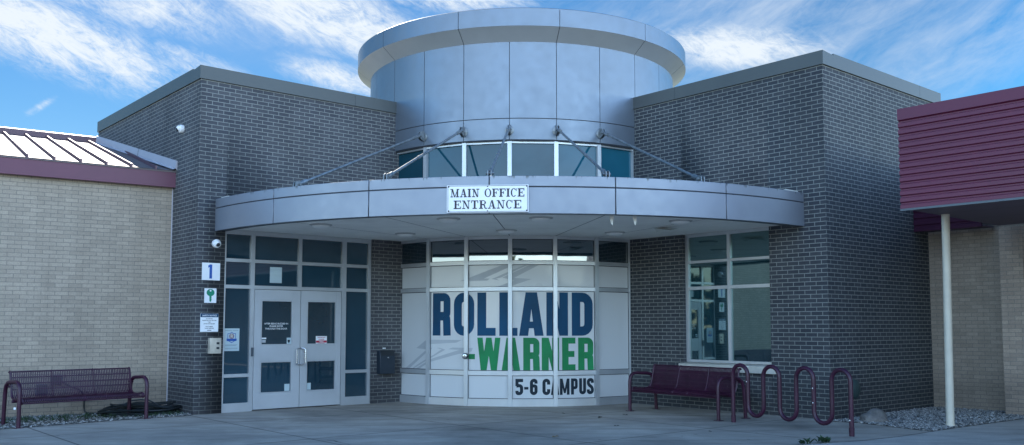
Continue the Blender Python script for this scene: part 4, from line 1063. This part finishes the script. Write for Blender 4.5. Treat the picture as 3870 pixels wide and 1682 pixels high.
def mth(op, x, y=None, z=None):
    n = N(nt, 'ShaderNodeMath', operation=op)
    for i, q in enumerate((x, y, z)):
        if q is None: continue
        if isinstance(q, (int, float)): n.inputs[i].default_value = q
        else: nt.links.new(q, n.inputs[i])
    return n.outputs[0]
az = mth('ARCTAN2', sp.outputs[0], sp.outputs[1]); el = mth('ARCSINE', sp.outputs[2])
cb = nt.nodes.new('ShaderNodeCombineXYZ'); nt.links.new(az, cb.inputs[0]); nt.links.new(el, cb.inputs[1])
AE = cb.outputs[0]
def cloud(rot, scale, sc, det, rough, dist=0.6, loc=(0, 0, 0)):
    mp = nt.nodes.new('ShaderNodeMapping'); nt.links.new(AE, mp.inputs[0]); mp.vector_type = 'TEXTURE'
    mp.inputs['Rotation'].default_value = (0, 0, R_(rot)); mp.inputs['Scale'].default_value = scale; mp.inputs['Location'].default_value = loc
    return noise(nt, sc, det, rough, mp.outputs[0], dist)
def bank(a0, e0, la, we, rot, k):
    """soft elliptical cloud bank: centre azimuth / elevation, half length, half width (radians), tilt in degrees"""
    mp = nt.nodes.new('ShaderNodeMapping'); mp.vector_type = 'TEXTURE'; nt.links.new(AE, mp.inputs[0])
    mp.inputs['Location'].default_value = (a0, e0, 0); mp.inputs['Rotation'].default_value = (0, 0, R_(rot)); mp.inputs['Scale'].default_value = (la, we, 1)
    ln = N(nt, 'ShaderNodeVectorMath', operation='LENGTH'); nt.links.new(mp.outputs[0], ln.inputs[0])
    n = N(nt, 'ShaderNodeMapRange', interpolation_type='SMOOTHSTEP'); nt.links.new(ln.outputs['Value'], n.inputs[0])
    n.inputs[1].default_value = 1.25; n.inputs[2].default_value = 0.1; n.inputs[3].default_value = 0; n.inputs[4].default_value = k
    return n.outputs[0]
tot = None
for bk in BANKS:
    o_ = bank(*bk); tot = o_ if tot is None else mth('MAXIMUM', tot, o_)
n1 = cloud(-15, (1.0, .42, 1), 8.0, 12, .72, 1.6, (.3, .1, 0)); n2 = cloud(-28, (1.0, .35, 1), 34.0, 10, .75, 1.0)
n3 = cloud(10, (1.4, .5, 1), 3.0, 8, .6, .6, (1.7, .3, 0))
tx = mth('ADD', mth('MULTIPLY_ADD', n1, 2.3, -1.15), mth('MULTIPLY_ADD', n2, 2.0, -1.0))
dens = mth('MULTIPLY_ADD', tx, mth('MULTIPLY_ADD', tot, .75, .25), mth('MULTIPLY_ADD', tot, .95, -.03))
north = N(nt, 'ShaderNodeMapRange', interpolation_type='SMOOTHSTEP'); nt.links.new(sp.outputs[1], north.inputs[0]); north.inputs[1].default_value = .2; north.inputs[2].default_value = -.5; north.inputs[3].default_value = 0; north.inputs[4].default_value = .55
dens = mth('ADD', dens, mth('MULTIPLY', ramp(nt, n3, [(.42, 0.0), (.66, 1.0)]), north.outputs[0]))  # clouds added to the unseen rear sky, more fill for the facade
cl = N(nt, 'ShaderNodeMapRange', interpolation_type='SMOOTHSTEP'); nt.links.new(dens, cl.inputs[0]); cl.inputs[1].default_value = 0.0; cl.inputs[2].default_value = 1.05; cl.inputs[3].default_value = 0; cl.inputs[4].default_value = 1
vt = None
for bk in VEILS:
    o_ = bank(*bk); vt = o_ if vt is None else mth('MAXIMUM', vt, o_)
n4 = cloud(22, (1.0, .33, 1), 7.0, 10, .62, .8, (.9, .4, 0)); n5 = cloud(30, (1.0, .4, 1), 36.0, 8, .7, .6)
veil = mth('MULTIPLY', vt, mth('ADD', ramp(nt, n4, [(.30, 0.25), (.72, 1.0)]), mth('MULTIPLY_ADD', n5, .7, -.35)))
clt = mth('MINIMUM', mth('MAXIMUM', mth('ADD', cl.outputs[0], mth('MULTIPLY', veil, mth('SUBTRACT', 1.0, cl.outputs[0]))), 0.0), 1.0)
# the clear sky: deep blue round the backlit side, raised in the unseen half behind, to fill the shaded facade
sunv = Vector((sin(R_(SUN_AZ)) * cos(R_(SUN_EL)), cos(R_(SUN_AZ)) * cos(R_(SUN_EL)), sin(R_(SUN_EL))))
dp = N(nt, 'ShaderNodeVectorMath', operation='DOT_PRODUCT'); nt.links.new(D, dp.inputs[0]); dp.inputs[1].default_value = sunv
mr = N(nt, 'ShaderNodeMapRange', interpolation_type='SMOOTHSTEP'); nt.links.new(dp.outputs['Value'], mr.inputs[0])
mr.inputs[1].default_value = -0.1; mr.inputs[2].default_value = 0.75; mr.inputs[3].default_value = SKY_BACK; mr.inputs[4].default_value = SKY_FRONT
hs = nt.nodes.new('ShaderNodeHueSaturation'); nt.links.new(sky.outputs[0], hs.inputs['Color'])
ms = N(nt, 'ShaderNodeMapRange'); nt.links.new(dp.outputs['Value'], ms.inputs[0]); ms.inputs[1].default_value = -.1; ms.inputs[2].default_value = .6; ms.inputs[3].default_value = 1.0; ms.inputs[4].default_value = 1.62
nt.links.new(ms.outputs[0], hs.inputs['Saturation'])
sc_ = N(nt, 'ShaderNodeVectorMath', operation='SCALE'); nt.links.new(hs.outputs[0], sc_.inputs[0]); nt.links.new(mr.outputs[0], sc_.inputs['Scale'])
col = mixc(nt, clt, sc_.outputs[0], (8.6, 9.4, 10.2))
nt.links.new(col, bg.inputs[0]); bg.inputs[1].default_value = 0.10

sd = bpy.data.lights.new('sun', 'SUN'); sd.energy = 5.0; sd.angle = R_(.5); sd.color = (1, .94, .84)
so = bpy.data.objects.new('sun', sd); link(so)
v = Vector((sin(R_(SUN_AZ)) * cos(R_(SUN_EL)), cos(R_(SUN_AZ)) * cos(R_(SUN_EL)), sin(R_(SUN_EL))))
so.rotation_euler = v.to_track_quat('Z', 'Y').to_euler(); so.location = v * 60

cd = bpy.data.cameras.new('camera'); co = bpy.data.objects.new('camera', cd); link(co); S.camera = co
cd.sensor_fit = 'HORIZONTAL'; cd.sensor_width = 36; cd.lens = 36 * 2280 / 2576; cd.shift_y = (654 - 560) / 2576
co.location = (0, 0, 1.45); co.rotation_euler = (R_(90) + math.atan(.0737), 0, 0); cd.clip_end = 4000; cd.clip_start = .05
S.view_settings.view_transform = 'Standard'; S.view_settings.look = 'None'; S.view_settings.exposure = 0; S.view_settings.gamma = 1
S.render.film_transparent = False
